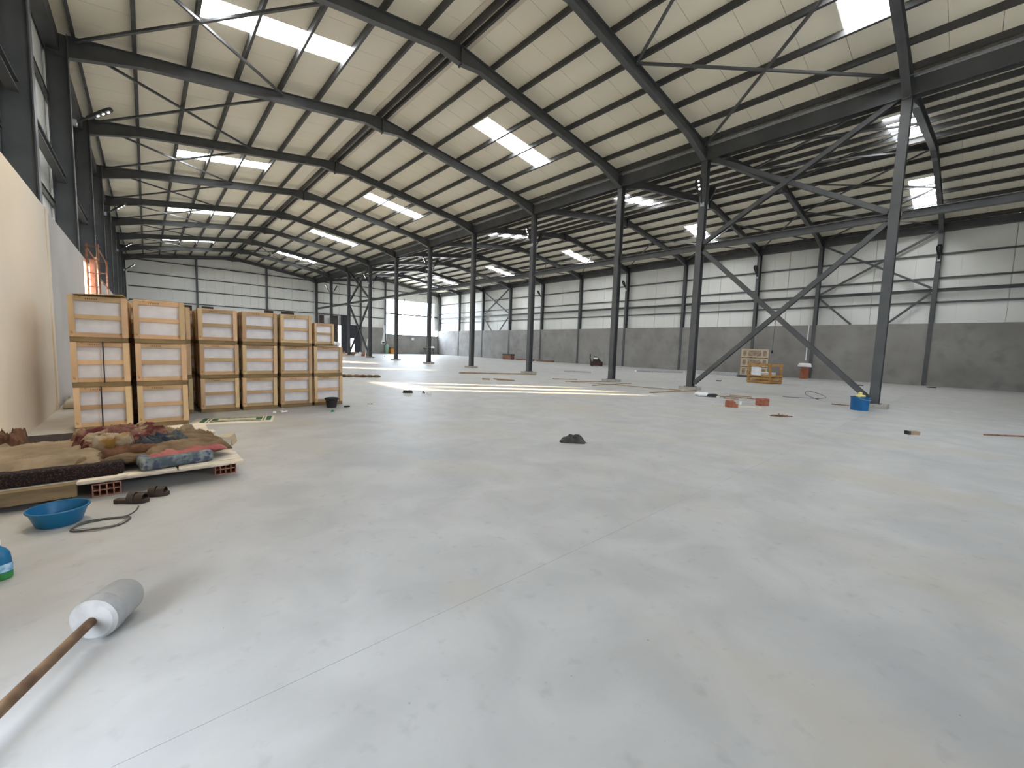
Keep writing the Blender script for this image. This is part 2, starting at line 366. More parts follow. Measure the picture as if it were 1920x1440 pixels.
gable_backing(we, PAN_E+.065, PAN_E+.075, OPEN); 
portal('added_opening_portal', (10.0, YB-.5, 5.3), (0,1,0), 8.0, 2.0)  # guides sampling through the added back opening
nb = MB().box(-14, 11, 0, 14, -.31, 16).build('sun_blocker', M['plinth'], None, (0, 80, 0)); nb['kind'] = 'structure'; tag(nb, 'unseen block added beyond the far gable to stop the sun', 'sun blocker')  # unseen block, added to keep sun off the far right wall
# girts and tie rails of the side walls, one rail per bay
def girts(wall, x, ys_, zs, sgn):
    for a, b_ in zip(ys_[:-1], ys_[1:]):
        for z in zs:
            MB().csec((x, a+.02, z), (x, b_-.02, z), .11, .07, (0,0,1)).build('girt', M['steel'], wall)
girts(wr, 36.99, [-3.955]+YK, (5.23, 6.72, 8.17), 1)
girts(wl, -1.86, [-3.955]+YK, (5.23, 6.72, 8.17), -1)
for wall, x in ((wr, 36.78), (wl, -1.66)):
    for a, b_ in zip(([-3.955]+YK)[:-1], ([-3.955]+YK)[1:]):
        MB().hsec((x, a+.1, 5.95), (x, b_-.1, 5.95), .2, .16, (0,0,1)).build('tie_rail', M['steel'], wall)
for wall, x in ((wr, 36.86), (wl, -1.74)):
    MB().box(x-.15, x+.15, YB, YE, 9.52, 9.98).build('eave_beam', M['steel'], wall)
for X0, X1 in zip([-1.38, 4.55, 11.58, 17.6, 23.57], [4.55, 11.58, 17.3, 23.57, 27.3]):
    for z in (5.36, 6.82, 8.26, 9.68):
        MB().csec((X0+.1, YE+.24, z), (X1-.1, YE+.24, z), .10, .07, (0,0,1)).build('girt', M['steel'], we)
MB().csec((27.5, YE+.24, 9.68), (36.4, YE+.24, 9.68), .10, .07, (0,0,1)).build('girt', M['steel'], we)
MB().hsec((27.45, YE+.15, 6.15), (36.45, YE+.15, 6.15), .2, .14, (0,0,1)).build('opening_rail', M['steel'], we)
MB().box(30.47, 30.55, YE+.10, YE+.20, 6.25, 8.6).build('opening_post', M['steel'], we)
MB().box(27.45, 36.5, YE-.02, YE+.30, 2.93, 3.02).build('sill', M['steel'], we)
for X in FAR_POSTS:
    MB().hsec((X, YE+.06, 0.02), (X, YE+.06, z_bot(X, RIDGES[0] if X < XM else RIDGES[1])), .26, .2, (0,1,0)).build('gable_post', M['steel'], we)

# diagonal bracing of the right wall
def xbrace(parent, X, ya, yb, z0, z1, name='diagonal', w=.12):
    MB().hsec((X, ya+.16, z0), (X, yb-.16, z1), w, w, (1,0,0), .012, .01).build(name, M['steel'], parent)
    MB().hsec((X-.02, ya+.16, z1), (X-.02, yb-.16, z0), w, w, (1,0,0), .012, .01).build(name, M['steel'], parent)
for ka in (0, 7):
    xbrace(wr, 36.72, YK[ka], YK[ka+1], 6.1, 9.5)
    ya, yb = YK[ka]+.16, YK[ka+1]-.16; t = (5.8-3.92)/(5.8-.2)
    MB().hsec((36.72, ya, 5.8), (36.72, ya+(yb-ya)*t, 3.92), .12, .12, (1,0,0), .012, .01).build('diagonal', M['steel'], wr)
    MB().hsec((36.72, yb, 5.8), (36.72, yb-(yb-ya)*t, 3.92), .12, .12, (1,0,0), .012, .01).build('diagonal', M['steel'], wr)

# ------------------------------------------------------------------ roof
SKY_Y = [(2.2, 3.2), (14.4, 15.4), (26.6, 27.6), (38.65, 39.65), (50.9, 51.9)]
def strips():
    edges = [YB-.35] + [v for p in SKY_Y for v in p] + [YE+.35]; out = []
    for i in range(0, len(edges)-1):
        a, b_ = edges[i], edges[i+1]
        if i % 2: out.append((a, b_, True)); continue
        n = max(1, round(b_-a))
        out += [(a+(b_-a)*j/n, a+(b_-a)*(j+1)/n, False) for j in range(n)]
    return out
STRIPS = strips()
ceil_lab = ['cream sandwich-panel roof with skylights over the crate side of the hall', 'cream sandwich-panel roof with skylights beyond the middle row of columns']
CE = []
for si, XA in enumerate(RIDGES):
    x_lo, x_hi = (XL-.55, XM) if si == 0 else (XM, XR+.55)
    ce = empty('ceiling', (XA, 0, 11.5)); ce['kind'] = 'structure'; tag(ce, ceil_lab[si], 'roof'); CE.append(ce)
    def P(X, dz): return z_top(X, XA)+.20+dz-11.5
    def slab(mb, xa, xb, a, b_, dz=0.0, th=.06):
        return mb.quadbox([(xa-XA,a,P(xa,dz)),(xb-XA,a,P(xb,dz)),(xb-XA,b_,P(xb,dz)),(xa-XA,b_,P(xa,dz)),(xa-XA,a,P(xa,dz+th)),(xb-XA,a,P(xb,dz+th)),(xb-XA,b_,P(xb,dz+th)),(xa-XA,b_,P(xa,dz+th))])
    for s_, (xa, xb) in ((-1, (x_lo, XA)), (1, (XA, x_hi))):
        sk = (XA-6.70, XA-2.72) if s_ < 0 else (XA+2.95, XA+6.93)
        if si == 1: sk = (XA-5.55, XA-1.57) if s_ < 0 else (XA+3.5, XA+7.45)
        for a, b_, is_sky in STRIPS:
            g_ = .005
            if not is_sky: slab(MB(), xa, xb, a+g_, b_-g_).build('roof_panel', M['roof'], ce)
            else:
                slab(MB(), xa, sk[0], a+g_, b_-g_).build('roof_panel', M['roof'], ce)
                slab(MB(), sk[1], xb, a+g_, b_-g_).build('roof_panel', M['roof'], ce)
                so_ = slab(MB(), sk[0], sk[1], a+.01, b_-.01, .01, .02).build('skylight', M['white'], ce); so_.data.materials.append(M['skylight']); so_.data.polygons[0].material_index = 1
        slab(MB(), xa, xb, YB-.4, YE+.4, .068, .02).build('roof_sheet', M['galv'], ce)
        # purlins
        xs = [XA+s_*.14] + [XA+s_*1.333*i for i in range(1, 7)] + ([XL+.12] if (si == 0 and s_ < 0) else [XM-.32] if si == 0 else [XM+.32] if s_ < 0 else [XR-.10])
        for X in xs:
            z = z_top(X, XA)+.10-11.5
            MB().csec((X-XA, YB, z), (X-XA, YE+.1, z), .20, .075, (SLOPE*s_, 0, 1)).build('purlin', M['purlin'], ce)
    # pale ridge trim
    for s_ in (-1, 1):
        slab(MB(), min(XA+s_*.22, XA+s_*.42), max(XA+s_*.22, XA+s_*.42), YB, YE, -.02, .015).build('ridge_trim', M['ridge'], ce)
    # roof bracing: crossed rods in the bays along the outer eave and across the braced bays
    def rod(p, q, w=.07):
        (Xa, Ya), (Xb, Yb) = p, q
        MB().beam((Xa-XA, Ya, z_bot(Xa, XA)+.24-11.5), (Xb-XA, Yb, z_bot(Xb, XA)+.24-11.5), w, w).build('brace', M['steel'], ce)
    e0, e1 = (XL+.15, 4.1) if si == 0 else (XR-.15, XR-5.4)
    for k in range(0, 10):
        rod((e0, YK[k]+.12), (e1, YK[k+1]-.12)); rod((e1, YK[k]+.12), (e0, YK[k+1]-.12))
    for k in (0, 8):
        for xa, xb in ((XM-.4, 11.9), (11.9, 8.0)) if si == 0 else ((XM+.4, 22.2), (22.2, 27.0), (27.0, 31.1)):
            rod((xa, YK[k]+.12), (xb, YK[k+1]-.12)); rod((xb, YK[k]+.12), (xa, YK[k+1]-.12))

# ------------------------------------------------------------------ portal frames
def strip_poly(mb, pts, Y, w, t, down):
    """flange plate following a polyline of (X,z)"""
    for (xa, za), (xb, zb) in zip(pts[:-1], pts[1:]):
        o = -t if down else 0
        mb.quadbox([(xa,Y-w/2,za+o),(xb,Y-w/2,zb+o),(xb,Y+w/2,zb+o),(xa,Y+w/2,za+o),(xa,Y-w/2,za+o+t),(xb,Y-w/2,zb+o+t),(xb,Y+w/2,zb+o+t),(xa,Y+w/2,za+o+t)])
def rafter(k, si):
    XA = RIDGES[si]; Y = YK[k]
    a, b_ = (XL-.02, XM-.17) if si == 0 else (XM+.17, XR+.02)
    h = 1.62
    bot = [(a, 9.38), (a+h, z_bot(a+h, XA)), (XA-.75, z_bot(XA-.75, XA)), (XA, 10.73), (XA+.75, z_bot(XA+.75, XA)), (b_-h, z_bot(b_-h, XA)), (b_, 9.38)]
    top = [(x, z_top(x, XA)-.001) for x, _ in bot]
    o = empty('rafter', (XA, Y, 9.38))
    def loc(p): return [(x-XA, z-9.38) for x, z in p]
    bt, tp = loc(bot), loc(top)
    web = MB()
    for i in range(len(bt)-1):
        (xa, za), (xb, zb) = bt[i], bt[i+1]; ta, tb = tp[i][1], tp[i+1][1]
        web.quadbox([(xa,-.006,za),(xb,-.006,zb),(xb,.006,zb),(xa,.006,za),(xa,-.006,ta),(xb,-.006,tb),(xb,.006,tb),(xa,.006,ta)])
    web.build('web', M['steel'], o)
    f1 = MB(); strip_poly(f1, bt, 0, .2, .018, False); f1.build('bottom_flange', M['steel'], o)
    f2 = MB(); strip_poly(f2, tp, 0, .2, .016, True); f2.build('top_flange', M['steel'], o)
    MB().box(-.02, .02, -.1, .1, 10.68-9.38, 11.28-9.38).build('apex_plate', M['steel'], o)
    for s_, x in ((1, a-XA), (-1, b_-XA)):
        MB().box(min(x, x+s_*.03), max(x, x+s_*.03), -.11, .11, -.04, .62).build('end_plate', M['steel'], o)
    n = 10-k
    side = 'over the crate side' if si == 0 else 'beyond the middle columns'
    lab = f'dark steel roof beam {side}, flush with the far gable' if n == 0 else f'dark steel roof beam {side}, {ORD[n]} in front of the far gable'
    o['kind'] = 'structure'; tag(o, lab, 'roof beam', 'portal roof beams '+side)
for k in range(11):
    for si in (0, 1): rafter(k, si)

def mid_column(k):
    Y = YK[k]; o = empty('steel_column', (XM, Y, 0))
    MB().box(-.34, .34, -.34, .34, 0, .125).build('plinth', M['plinth'], o)
    MB().box(-.2, .2, -.18, .18, .125, .145).build('base_plate', M['steel'], o)
    MB().hsec((0,0,.145), (0,0,9.98), .30, .24, (1,0,0), .02, .014).build('shaft', M['steel'], o)
    n = 10-k
    lab = 'dark steel column of the middle row, standing in the far gable' if n == 0 else f'dark steel column of the middle row, {ORD[n]} in front of the far gable'
    o['kind'] = 'structure'; tag(o, lab, 'column', 'middle row of columns')
def left_column(k):
    Y = YK[k]; o = empty('steel_column', (XL-.225, Y, WALL_Z))
    MB().hsec((0,0,0), (0,0,10.0-WALL_Z), .45, .24, (1,0,0), .02, .012).build('shaft', M['steel'], o)
    MB().box(-.2, .2, -.1, .1, 9.36-WALL_Z, 9.385-WALL_Z).build('stiffener', M['steel'], o)
    n = 10-k
    lab = 'dark steel column above the crate-side wall, in the far corner' if n == 0 else f'dark steel column above the crate-side wall, {ORD[n]} in front of the far corner'
    o['kind'] = 'structure'; tag(o, lab, 'column', 'columns of the crate-side wall')
def right_column(k):
    Y = YK[k]; o = empty('steel_column', (36.54, Y, 0))
    MB().hsec((.20,0,WALL_Z+.01), (.20,0,10.0), .40, .22, (1,0,0), .018, .012).build('shaft', M['steel'], o)
    MB().box(0, .05, -.10, .10, .02, WALL_Z+.01).build('lower_flange', M['steel'], o)
    MB().box(-.12, .05, -.22, .22, 0, .02).build('base_plate', M['plinth'], o)
    n = 10-k
    lab = 'dark steel column of the long grey wall, in the far corner' if n == 0 else f'dark steel column of the long grey wall, {ORD[n]} from the far corner'
    o['kind'] = 'structure'; tag(o, lab, 'column', 'columns of the grey wall')
for k in range(11):
    mid_column(k); left_column(k); right_column(k)

# tie beam along the middle row, valley gutter, crossed bracing
tb = empty('tie_beam', (XM, 0, 5.96)); tb['kind'] = 'structure'; tag(tb, 'long horizontal steel tie running through the middle row of columns', 'beam')
for a, b_ in zip(([-3.955]+YK)[:-1], ([-3.955]+YK)[1:]):
    MB().hsec((0, a+.16, 0), (0, b_-.16, 0), .22, .2, (0,0,1)).build('tie_segment', M['steel'], tb)
vg = empty('valley_gutter', (XM, 0, 9.4)); vg['kind'] = 'structure'; tag(vg, 'dark valley gutter beam between the two roofs above the middle columns', 'gutter')
MB().box(-.16, -.145, YB, YE, .0, .56).box(.145, .16, YB, YE, .0, .56).box(-.145, .145, YB, YE, .42, .44).build('side_plate', M['steel'], vg)
for s_ in (-1, 1): MB().box(min(s_*.162, s_*.172), max(s_*.162, s_*.172), YB, YE, .50, .555).build('gutter_strip', M['galv'], vg)
for s_ in (-1, 1): MB().box(min(s_*.15, s_*.24), max(s_*.15, s_*.24), YB, YE, .56, .575).build('gutter_lip', M['galv'], vg)
for ka, txt in ((0, 'nearest bay, the blue bucket at its foot'), (7, 'bay third from the far gable')):
    xb_ = empty('cross_bracing', (XM, YK[ka], 0)); xb_['kind'] = 'structure'
    tag(xb_, f'crossed steel bracing of the middle row in the {txt}', 'bracing')
    xbrace(xb_, 0, 0, YK[ka+1]-YK[ka], .28, 5.78, w=.16); xbrace(xb_, 0, 0, YK[ka+1]-YK[ka], 6.12, 9.5, w=.16)
    MB().box(-.02, .0, 2.85, 3.15, 2.88, 3.18).build('gusset', M['steel'], xb_)

# ------------------------------------------------------------------ daylight portals in the openings
portal('opening_portal', (32.0, YE+.5, 5.7), (0,-1,0), 9.1, 5.3)
for h in LEFT_HOLES + HIGH_WINDOWS: portal('window_portal', (-2.1, (h[0]+h[1])/2, (h[2]+h[3])/2), (1,0,0), h[1]-h[0], h[3]-h[2])
portal('door_portal', (21.4, YE+.5, 1.96), (0,-1,0), 2.4, 3.9)

# ------------------------------------------------------------------ lamps on the columns
def lamp_meshes():
    out = [(-.07,0),(-.085,.12),(-.12,.28),(-.15,.46),(-.14,.60),(-.09,.70),(0,.73),(.09,.70),(.14,.60),(.15,.46),(.12,.28),(.085,.12),(.07,0)]
    body = MB().prism(out, -.035, .035)
    lens = MB().lathe([(.040, 0), (.040, .012), (.03, .018)], 14)
    arm = MB().tube([(0,-.34,-.0),(0,.06,0)], .03, 10)
    return body.mesh('lamp_head', M['lamp']), lens.mesh('lamp_lens', M['lens']), lens.mesh('lamp_lens', M['lens_off']), arm.mesh('lamp_arm', M['lamp'])
L_BODY, L_LENS, L_LENS_OFF, L_ARM = lamp_meshes()
def lamp(loc, direction, label, lit=True, power=0.0, up_angle=58, group=None):
    """direction = horizontal unit vector the head points to; the lenses look down and outwards"""
    o = empty('flood_lamp', loc)
    d = Vector(direction); t = math.radians(up_angle)
    ax = d*math.cos(t) + Vector((0,0,1))*math.sin(t)          # along the head
    sx = Vector((0,0,1)).cross(d).normalized(); nz_ = sx.cross(ax)   # face normal (may point up)
    if nz_.z > 0: sx = -sx; nz_ = -nz_
    R = Matrix(((sx.x, ax.x, nz_.x), (sx.y, ax.y, nz_.y), (sx.z, ax.z, nz_.z))).to_4x4()
    e = R.to_euler()
    hp = ax*.34
    a = inst('arm', L_ARM, o, hp, e); b_ = inst('head', L_BODY, o, hp, e)
    for q in (.28, .43, .58):
        inst('lens', L_LENS if lit else L_LENS_OFF, b_, (0, q, .036))
    MB().box(-.05, .05, -.06, .06, -.08, .08).build('bracket', M['galv'], o)
    tag(o, label, 'lamp', group)
    if power:
        l = bpy.data.lights.new('lamp_light', 'SPOT'); l.energy = power; l.color = (1.0, .83, .58); l.spot_size = math.radians(140 if up_angle > 0 else 95); l.spot_blend = .6; l.shadow_soft_size = .12
        lo = bpy.data.objects.new('lamp_light', l); COL.objects.link(lo); lo.parent = o
        lo.location = hp + ax*.43 + nz_*.08; lo.rotation_euler = nz_.to_track_quat('-Z', 'Y').to_euler()
gl = 'flood lamps on the crate-side columns'
for k, n in ((1, None), (3, 'nearest'), (5, 'second'), (7, 'third'), (9, 'farthest')):
    lab = f'black flood lamp with three lit lenses on the crate-side columns, {n} one in view' if n else 'black flood lamp tilted down above the bedding, on the crate-side columns'
    lamp((XL+.05, YK[k]-.02, 7.66), (1,0,0), lab, True, 500 if k == 1 else 260 if k == 3 else 0, -20 if k == 1 else 40, gl)
gm = 'paired flood lamps on the middle columns'
for k, n in ((1, 'on the column of the big cross bracing'), (3, 'on the column behind the long timber'), (5, 'on the column left of the bright opening'), (7, 'on the column of the far cross bracing'), (9, 'on the last column before the far gable')):
    for s_, side in ((-1, 'facing the crates'), (1, 'facing the grey wall')):
        pass
        lamp((XM+s_*.2, YK[k]-.05, 7.64), (s_,0,0), f'black flood lamp {n}, {side}', True, 0, 62, gm)
gr_ = 'flood lamps on the grey wall columns'
for k, n in ((0, 'nearest'), (2, 'second'), (4, 'third'), (6, 'fourth')):
    lamp((XR-.06, YK[k]-.02, 7.75), (-1,0,0), f'unlit black flood lamp high on the grey wall columns, {n} one', False, 0, 50, gr_)

# ------------------------------------------------------------------ far doors
def leaf(X0, X1, z1, y, label, mname, wicket=None):
    o = empty('sliding_door', ((X0+X1)/2, y, 0)); w = (X1-X0)/2
    if wicket: 
        a, b_, zt = wicket
        holes_wall(MB(), 'Y', -.03, .03, -w, w, 0, z1, [(a-(X0+X1)/2, b_-(X0+X1)/2, -1 if False else 0, zt)]).build('leaf', M[mname], o)
    else: MB().box(-w, w, -.03, .03, 0.0, z1).build('leaf', M[mname], o)
    for z in (z1*.33, z1*.66, z1-.06): 
        if not wicket or z > wicket[2]+.1: MB().box(-w+.02, w-.02, -.06, -.03, z-.04, z+.04).build('rail', M[mname], o)
    o['kind'] = 'structure'; tag(o, label, 'door', 'steel sheets along the far gable')
yd = YE-.18
leaf(3.0, 4.0, 5.15, yd, 'brown steel sheet at far gable, first from the crate-side corner', 'door_b')
leaf(4.9, 6.0, 5.15, yd, 'brown steel sheet at far gable, second from the crate-side corner', 'door_b')
leaf(11.2, 12.2, 5.22, yd, 'brown steel sheet at far gable, third from the crate-side corner', 'door_b')
leaf(13.1, 14.6, 5.22, yd, 'brown steel sheet at far gable, fourth from the crate-side corner', 'door_b')
leaf(17.75, 18.35, 5.2, yd, 'brown steel sheet beside the middle column of the far gable', 'door_b')
leaf(19.2, 20.2, 5.2, yd, 'brown steel sheet beside the bright gap in the far gable', 'door_b')
leaf(20.62, 21.56, 5.28, yd, 'dark blue-grey door leaf next to the bright gap in the far gable', 'door')
leaf(21.85, 23.4, 4.05, yd, 'dark door leaf with a bright wicket opening in the far gable', 'door', (21.95, 22.58, 2.12))

# ------------------------------------------------------------------ crates
W, D, H = .66, 1.12, .62
def board(x0, x1, y0, y1, z0, z1): return MB().box(x0, x1, y0, y1, z0, z1)
def crate_proto(strap=None):
    o = empty('tile_crate'); w = W/2
    bevel(board(-w+.05, w-.05, .075, D-.06, .03, H-.03).build('tile_block', M['slab'], o), .006, 1)
    def P(n, mb, m='wood'): return mb.build(n, M[m], o)
    for x in (-w-.004, w-.081):                                    # front and rear uprights
        P('upright', board(x+.008, x+.085-.008, 0, .022, 0, H), 'wood2'); P('upright', board(x, x+.085, D-.022, D, 0, H))
    for z in (0.0, H/2-.035, H-.07):                          # front and rear rails behind the uprights
        P('rail', board(-w+.01, w-.01, .022, .046, z, z+.066)); P('rail', board(-w+.01, w-.01, D-.046, D-.022, z, z+.066))
    for s_ in (-1, 1):                                        # side frames
        xo, xi = (w-.020, w+.002) if s_ > 0 else (-w-.002, -w+.020)
        x2 = (w-.044, w-.022) if s_ > 0 else (-w+.022, -w+.044)
        for y in (.10, D/2-.04, D-.13): P('side_upright', board(xo, xi, y, y+.08, 0, H))
        for z in (0.0, H/2-.035, H-.07): P('side_rail', board(x2[0], x2[1], .05, D-.05, z, z+.066), 'wood2')
    for y in (.06, .36, .66, .96): P('top_board', board(-w+.01, w-.01, y, y+.09, H-.008, H+.012), 'wood2')
    for x in (-w+.04, 0, w-.04): P('skid', board(x-.035, x+.035, .02, D-.02, -.075, -.0), 'skid')
    P('skid_board', board(-w+.01, w-.01, .015, .05, -.072, -.004), 'skid')
    if strap is not None: P('strap', board(strap-.008, strap+.008, -.006, 0, -.01, H+.008).box(strap-.008, strap+.008, 0, D, H+.012, H+.016), 'strap')
    # stencilled marks on the top rail
    mb = MB(); rr = random.Random(3)
    x = -.14
    for i in range(6):
        mb.box(x, x+.006, .0205, .022, H-.052, H-.026)
        if i % 2: mb.box(x, x+.016, .0205, .022, H-.031, H-.026)
        if i % 3: mb.box(x, x+.016, .0205, .022, H-.043, H-.039)
        x += .024
    P('stencil_mark', mb, 'ink')
    return o
levels = [('bottom', .078), ('middle', .778), ('top', 1.478)]
stacks = [(-.535, 9.07, 'of the stack beside the crate-side wall'), (.185, 9.07, 'of the second stack from the crate-side wall'),
          (.335, 10.32, 'of the half-hidden stack behind the second one'), (-.40, 10.32, 'of the hidden stack behind the wall-side one'), (.72, 11.52, 'of the back stack glimpsed through the gap'), (1.11, 10.30, 'of the first stack of the set-back row'), (1.835, 10.30, 'of the second stack of the set-back row'),
          (2.555, 10.30, 'of the third stack of the set-back row'), (3.26, 10.30, 'of the end stack by the black bucket')]
proto = crate_proto(); protoA = crate_proto(-.02 + .0); protoB = crate_proto(.03)
used = {id(proto): False, id(protoA): False, id(protoB): False}
for si, (x, y, txt) in enumerate(stacks):
    for li, (ln, z) in enumerate(levels):
        if si == 8 and li == 2: continue
        pr_ = protoA if (si == 0 and li == 0) else protoB if (si == 0 and li == 1) else proto
        o = pr_ if not used[id(pr_)] else copy_tree(pr_); used[id(pr_)] = True
        o.location = (x+random.uniform(-.012, .012), y+random.uniform(-.015, .015), z); o.rotation_euler = (0, 0, math.radians(random.uniform(-.9, .9)))
        extra = ', tied with a dark strap' if (si == 0 and li < 2) else ''
        tag(o, f'pine tile crate, {ln} {txt}{extra}', 'crate', 'stacked pine tile crates')
sm = copy_tree(proto); sm.scale = (.68, .9, .76); sm.location = (3.17, 10.32, 1.478+.0); sm.rotation_euler = (0,0,math.radians(1.5))
tag(sm, 'small pine tile crate on top of the end stack by the black bucket', 'crate', 'stacked pine tile crates')
cb = MB().quadbox([(-.32,0,0),(.24,-.08,.03),(.30,.9,.01),(-.26,.95,.0),(-.32,0,.006),(.24,-.08,.036),(.30,.9,.016),(-.26,.95,.006)]).build('cardboard_sheet', M['card'], None, (-.50, 9.0, 2.114))
tag(cb, 'thin brown cardboard sheet lying on the crate beside the wall', 'cardboard')
wp = MB(); 
for i in range(9):
    a = random.random()*6.28; wp.lathe([(.02,0),(.05,.03),(.06,.07),(.03,.11)], 7, random.uniform(.7,1.2), random.uniform(.7,1.2), (math.cos(a)*.06, math.sin(a)*.08, random.uniform(0,.02)))
o = wp.build('plastic_wrap', M['white'], None, (3.50, 10.55, 1.412), smooth=True); tag(o, 'crumpled white plastic beside the small crate on the end stack', 'plastic')
pp = MB().quadbox([(-.2,-.1,0),(.3,-.12,0),(.32,.5,.0),(-.18,.5,0),(-.2,-.1,.008),(.3,-.12,.012),(.32,.5,.01),(-.18,.5,.008)]).build('paper_sheet', M['card_pale'], None, (3.2, 10.38, 1.412))
tag(pp, 'pale paper sheet under the small crate on the end stack', 'paper')

# ------------------------------------------------------------------ bedding on planks
pf = empty('plank_platform', (-.3, 5.3, 0)); tag(pf, 'sleeping platform of pale planks raised on hollow bricks', 'platform')
for i in range(13):                                         # deck boards along X
    y0 = .06+i*.215; x1 = 1.0+random.uniform(-.06, .05); x0 = -1.02
    MB().box(x0, x1 if i > 1 else .93, y0, y0+.205, .135, .158).build('deck_board', M['plank'], pf)
for (x0, x1, y0, y1, z) in ((-.22,.06,-.005,.10,.160),(.04,.12,.0,.10,.166),(.12,.49,-.01,.11,.162),(.50,.80,-.02,.12,.168),(.78,1.07,-.02,.11,.160),(.76,1.06,.13,.50,.162)):
    MB().quadbox([(x0,y0,z),(x1,y0+.01,z),(x1-.01,y1,z),(x0+.01,y1,z),(x0,y0,z+.02),(x1,y0+.01,z+.02),(x1-.01,y1,z+.02),(x0+.01,y1,z+.02)]).build('edge_board', M['plank'], pf)
for x in (-.9, .75): MB().box(x-.04, x+.04, .3, 2.7, .09, .135).build('bearer', M['timber'], pf)
tm = MB().box(-.43, .43, -.05, .05, 0, .115).build('timber_beam', M['timber'], None, (-.95, 5.33, .055), (0,0,math.radians(1)))
tag(tm, 'thick brown timber along the near edge of the bedding', 'timber')
ct = MB().box(-.06, .06, -.05, .05, 0, .055).build('timber_block', M['gap'], None, (-.62, 5.36, 0)); tag(ct, 'small block under the thick timber, coloured black as its shadow', 'block')  # block coloured near-black for the shadow below the timber
def hollow_brick(loc, rz, label, nx=4, nz=2, w=.2, h=.12, d=.19, m='brick_d'):
    o = empty('hollow_brick', loc, rz); t = .009
    mb = MB()
    for i in range(nx+1):
        x = -w/2 + i*(w-t)/nx; mb.box(x, x+t, 0, d, 0, h)
    for j in range(nz+1):
        z = j*(h-t)/nz; mb.box(-w/2+t, w/2-t, .0005, d-.0005, z, z+t)
    mb.box(-w/2+t, w/2-t, d*.55, d*.56, t, h-t)
    mb.build('brick_shell', M[m], o)
    tag(o, label, 'brick', 'hollow bricks under the bedding'); return o
hollow_brick((-.33, 5.37, 0), math.radians(3), 'hollow clay brick under the platform edge behind the slippers')
hollow_brick((.62, 5.50, 0), math.radians(0), 'hollow clay brick under the far end of platform edge')
hollow_brick((-1.2, 7.6, 0), 0, 'hollow clay brick in the shade under the back of the platform')

def fold(x, y, s=1.0, seed=0.0):
    a = seed*1.7; cx, sx_ = math.cos(a), math.sin(a)
    u, v = (x*cx+y*sx_)*s, (-x*sx_+y*cx)*s*.42
    w = Vector((u*.8+seed, v*.9-seed, seed)); wu, wv = noise.noise(w)*.55, noise.noise(w+Vector((7.3,2.1,1)))*.55
    p = Vector((u+wu+seed, v+wv, seed*.7))
    r1 = 1-abs(noise.noise(p*1.6)); r2_ = 1-abs(noise.noise(p*3.7+Vector((3.1,1.7,0)))); r3 = 1-abs(noise.noise(p*8.0+Vector((1.1,5.7,2))))
    return .55*r1**2.5 + .32*r2_**3 + .13*r3**3
def cloth(name, m, poly_c, rx, ry, base, amp, label, cat, seed, rz=0.0, n=84, edge_drop=.05, thick=.012, s=3.0, dome=0.0, lim=None, sag=None):
    """a crumpled piece of cloth: irregular outline, folded height field, real thickness"""
    nu, nv = n, max(12, int(n*ry/rx)) if rx > ry else n
    rows = []
    for i in range(nu+1):
        for j in range(nv+1):
            u, v = -1+2*i/nu, -1+2*j/nv
            # squircle-like outline with wavy border
            ex = 1+.10*noise.noise(Vector((v*2.1+seed, seed, 0))) ; ey = 1+.10*noise.noise(Vector((u*2.1-seed, 4+seed, 0)))
            x, y = u*rx*ex, v*ry*ey
            e = max(abs(u), abs(v)); rim = max(0, (e-.80)/.20)
            z = base + dome*(1-u*u)*(1-v*v) + amp*fold(x, y, s, seed)*(1-.55*rim) - edge_drop*rim*rim
            if sag: z += sag(x, y)
            rows.append((x, y, z))
    mb = MB(); mb.v = rows
    for i in range(nu):
        for j in range(nv):
            a = i*(nv+1)+j; mb.f.append((a, a+nv+1, a+nv+2, a+1))
    o = mb.build(name, m, None, (poly_c[0], poly_c[1], 0), (0,0,rz), smooth=False)
    for p in o.data.polygons: p.use_smooth = True
    so = o.modifiers.new('thickness', 'SOLIDIFY'); so.thickness = thick; so.offset = -1
    tag(o, label, cat); return o
def mattress(name, m, loc, sx, sy, h, rz, label):
    mb = MB().box(-sx/2, sx/2, 0, sy, 0, h)
    o = mb.build(name, m, None, loc, (0,0,rz)); bevel(o, .03, 3)
    for p in o.data.polygons: p.use_smooth = True
    return tag(o, label, 'mattress')
mattress('mattress', M['mattress_d'], (-.77, 5.46, .16), 1.12, 1.95, .13, 0, 'dark brown speckled mattress under the tan blankets')
mattress('mattress', M['mattress'], (.215, 5.385, .19), .60, .95, .115, math.radians(9), 'blue-grey patterned foam mattress at the end of the platform')
cloth('blanket', M['tan'], (-.84, 6.14), .47, .58, .300, .075, 'tan crumpled blanket over the dark mattress', 'blanket', 1.3, edge_drop=.035, s=3.2)
cloth('blanket', M['pink'], (-1.18, 5.60), .15, .10, .285, .045, 'pink sheet hanging out at the near corner of bedding', 'blanket', 5.3, n=40, edge_drop=.02)
cloth('blanket', M['maroon'], (-.24, 6.38), .40, .30, .295, .19, 'plaid maroon blanket heaped in the middle of the bedding', 'blanket', 2.7, rz=.25, s=4.0, dome=.03, edge_drop=.12)
cloth('blanket', M['tan2'], (.24, 6.03), .38, .48, .285, .10, 'brown blanket thrown over the patterned mattress', 'blanket', 8.1, rz=.2, s=3.4, dome=.05, edge_drop=.06)
cloth('blanket', M['pink'], (.27, 5.66), .33, .20, .300, .05, 'pink and red sheet edge above the patterned mattress', 'blanket', 9.4, rz=.25, s=3.4, edge_drop=.02, n=60)
cloth('blanket', M['tan2'], (-.30, 5.72), .30, .16, .285, .06, 'brown blanket fold hanging over the front of the dark mattress', 'blanket', 3.3, rz=.12, s=4.0, edge_drop=.05, n=60)
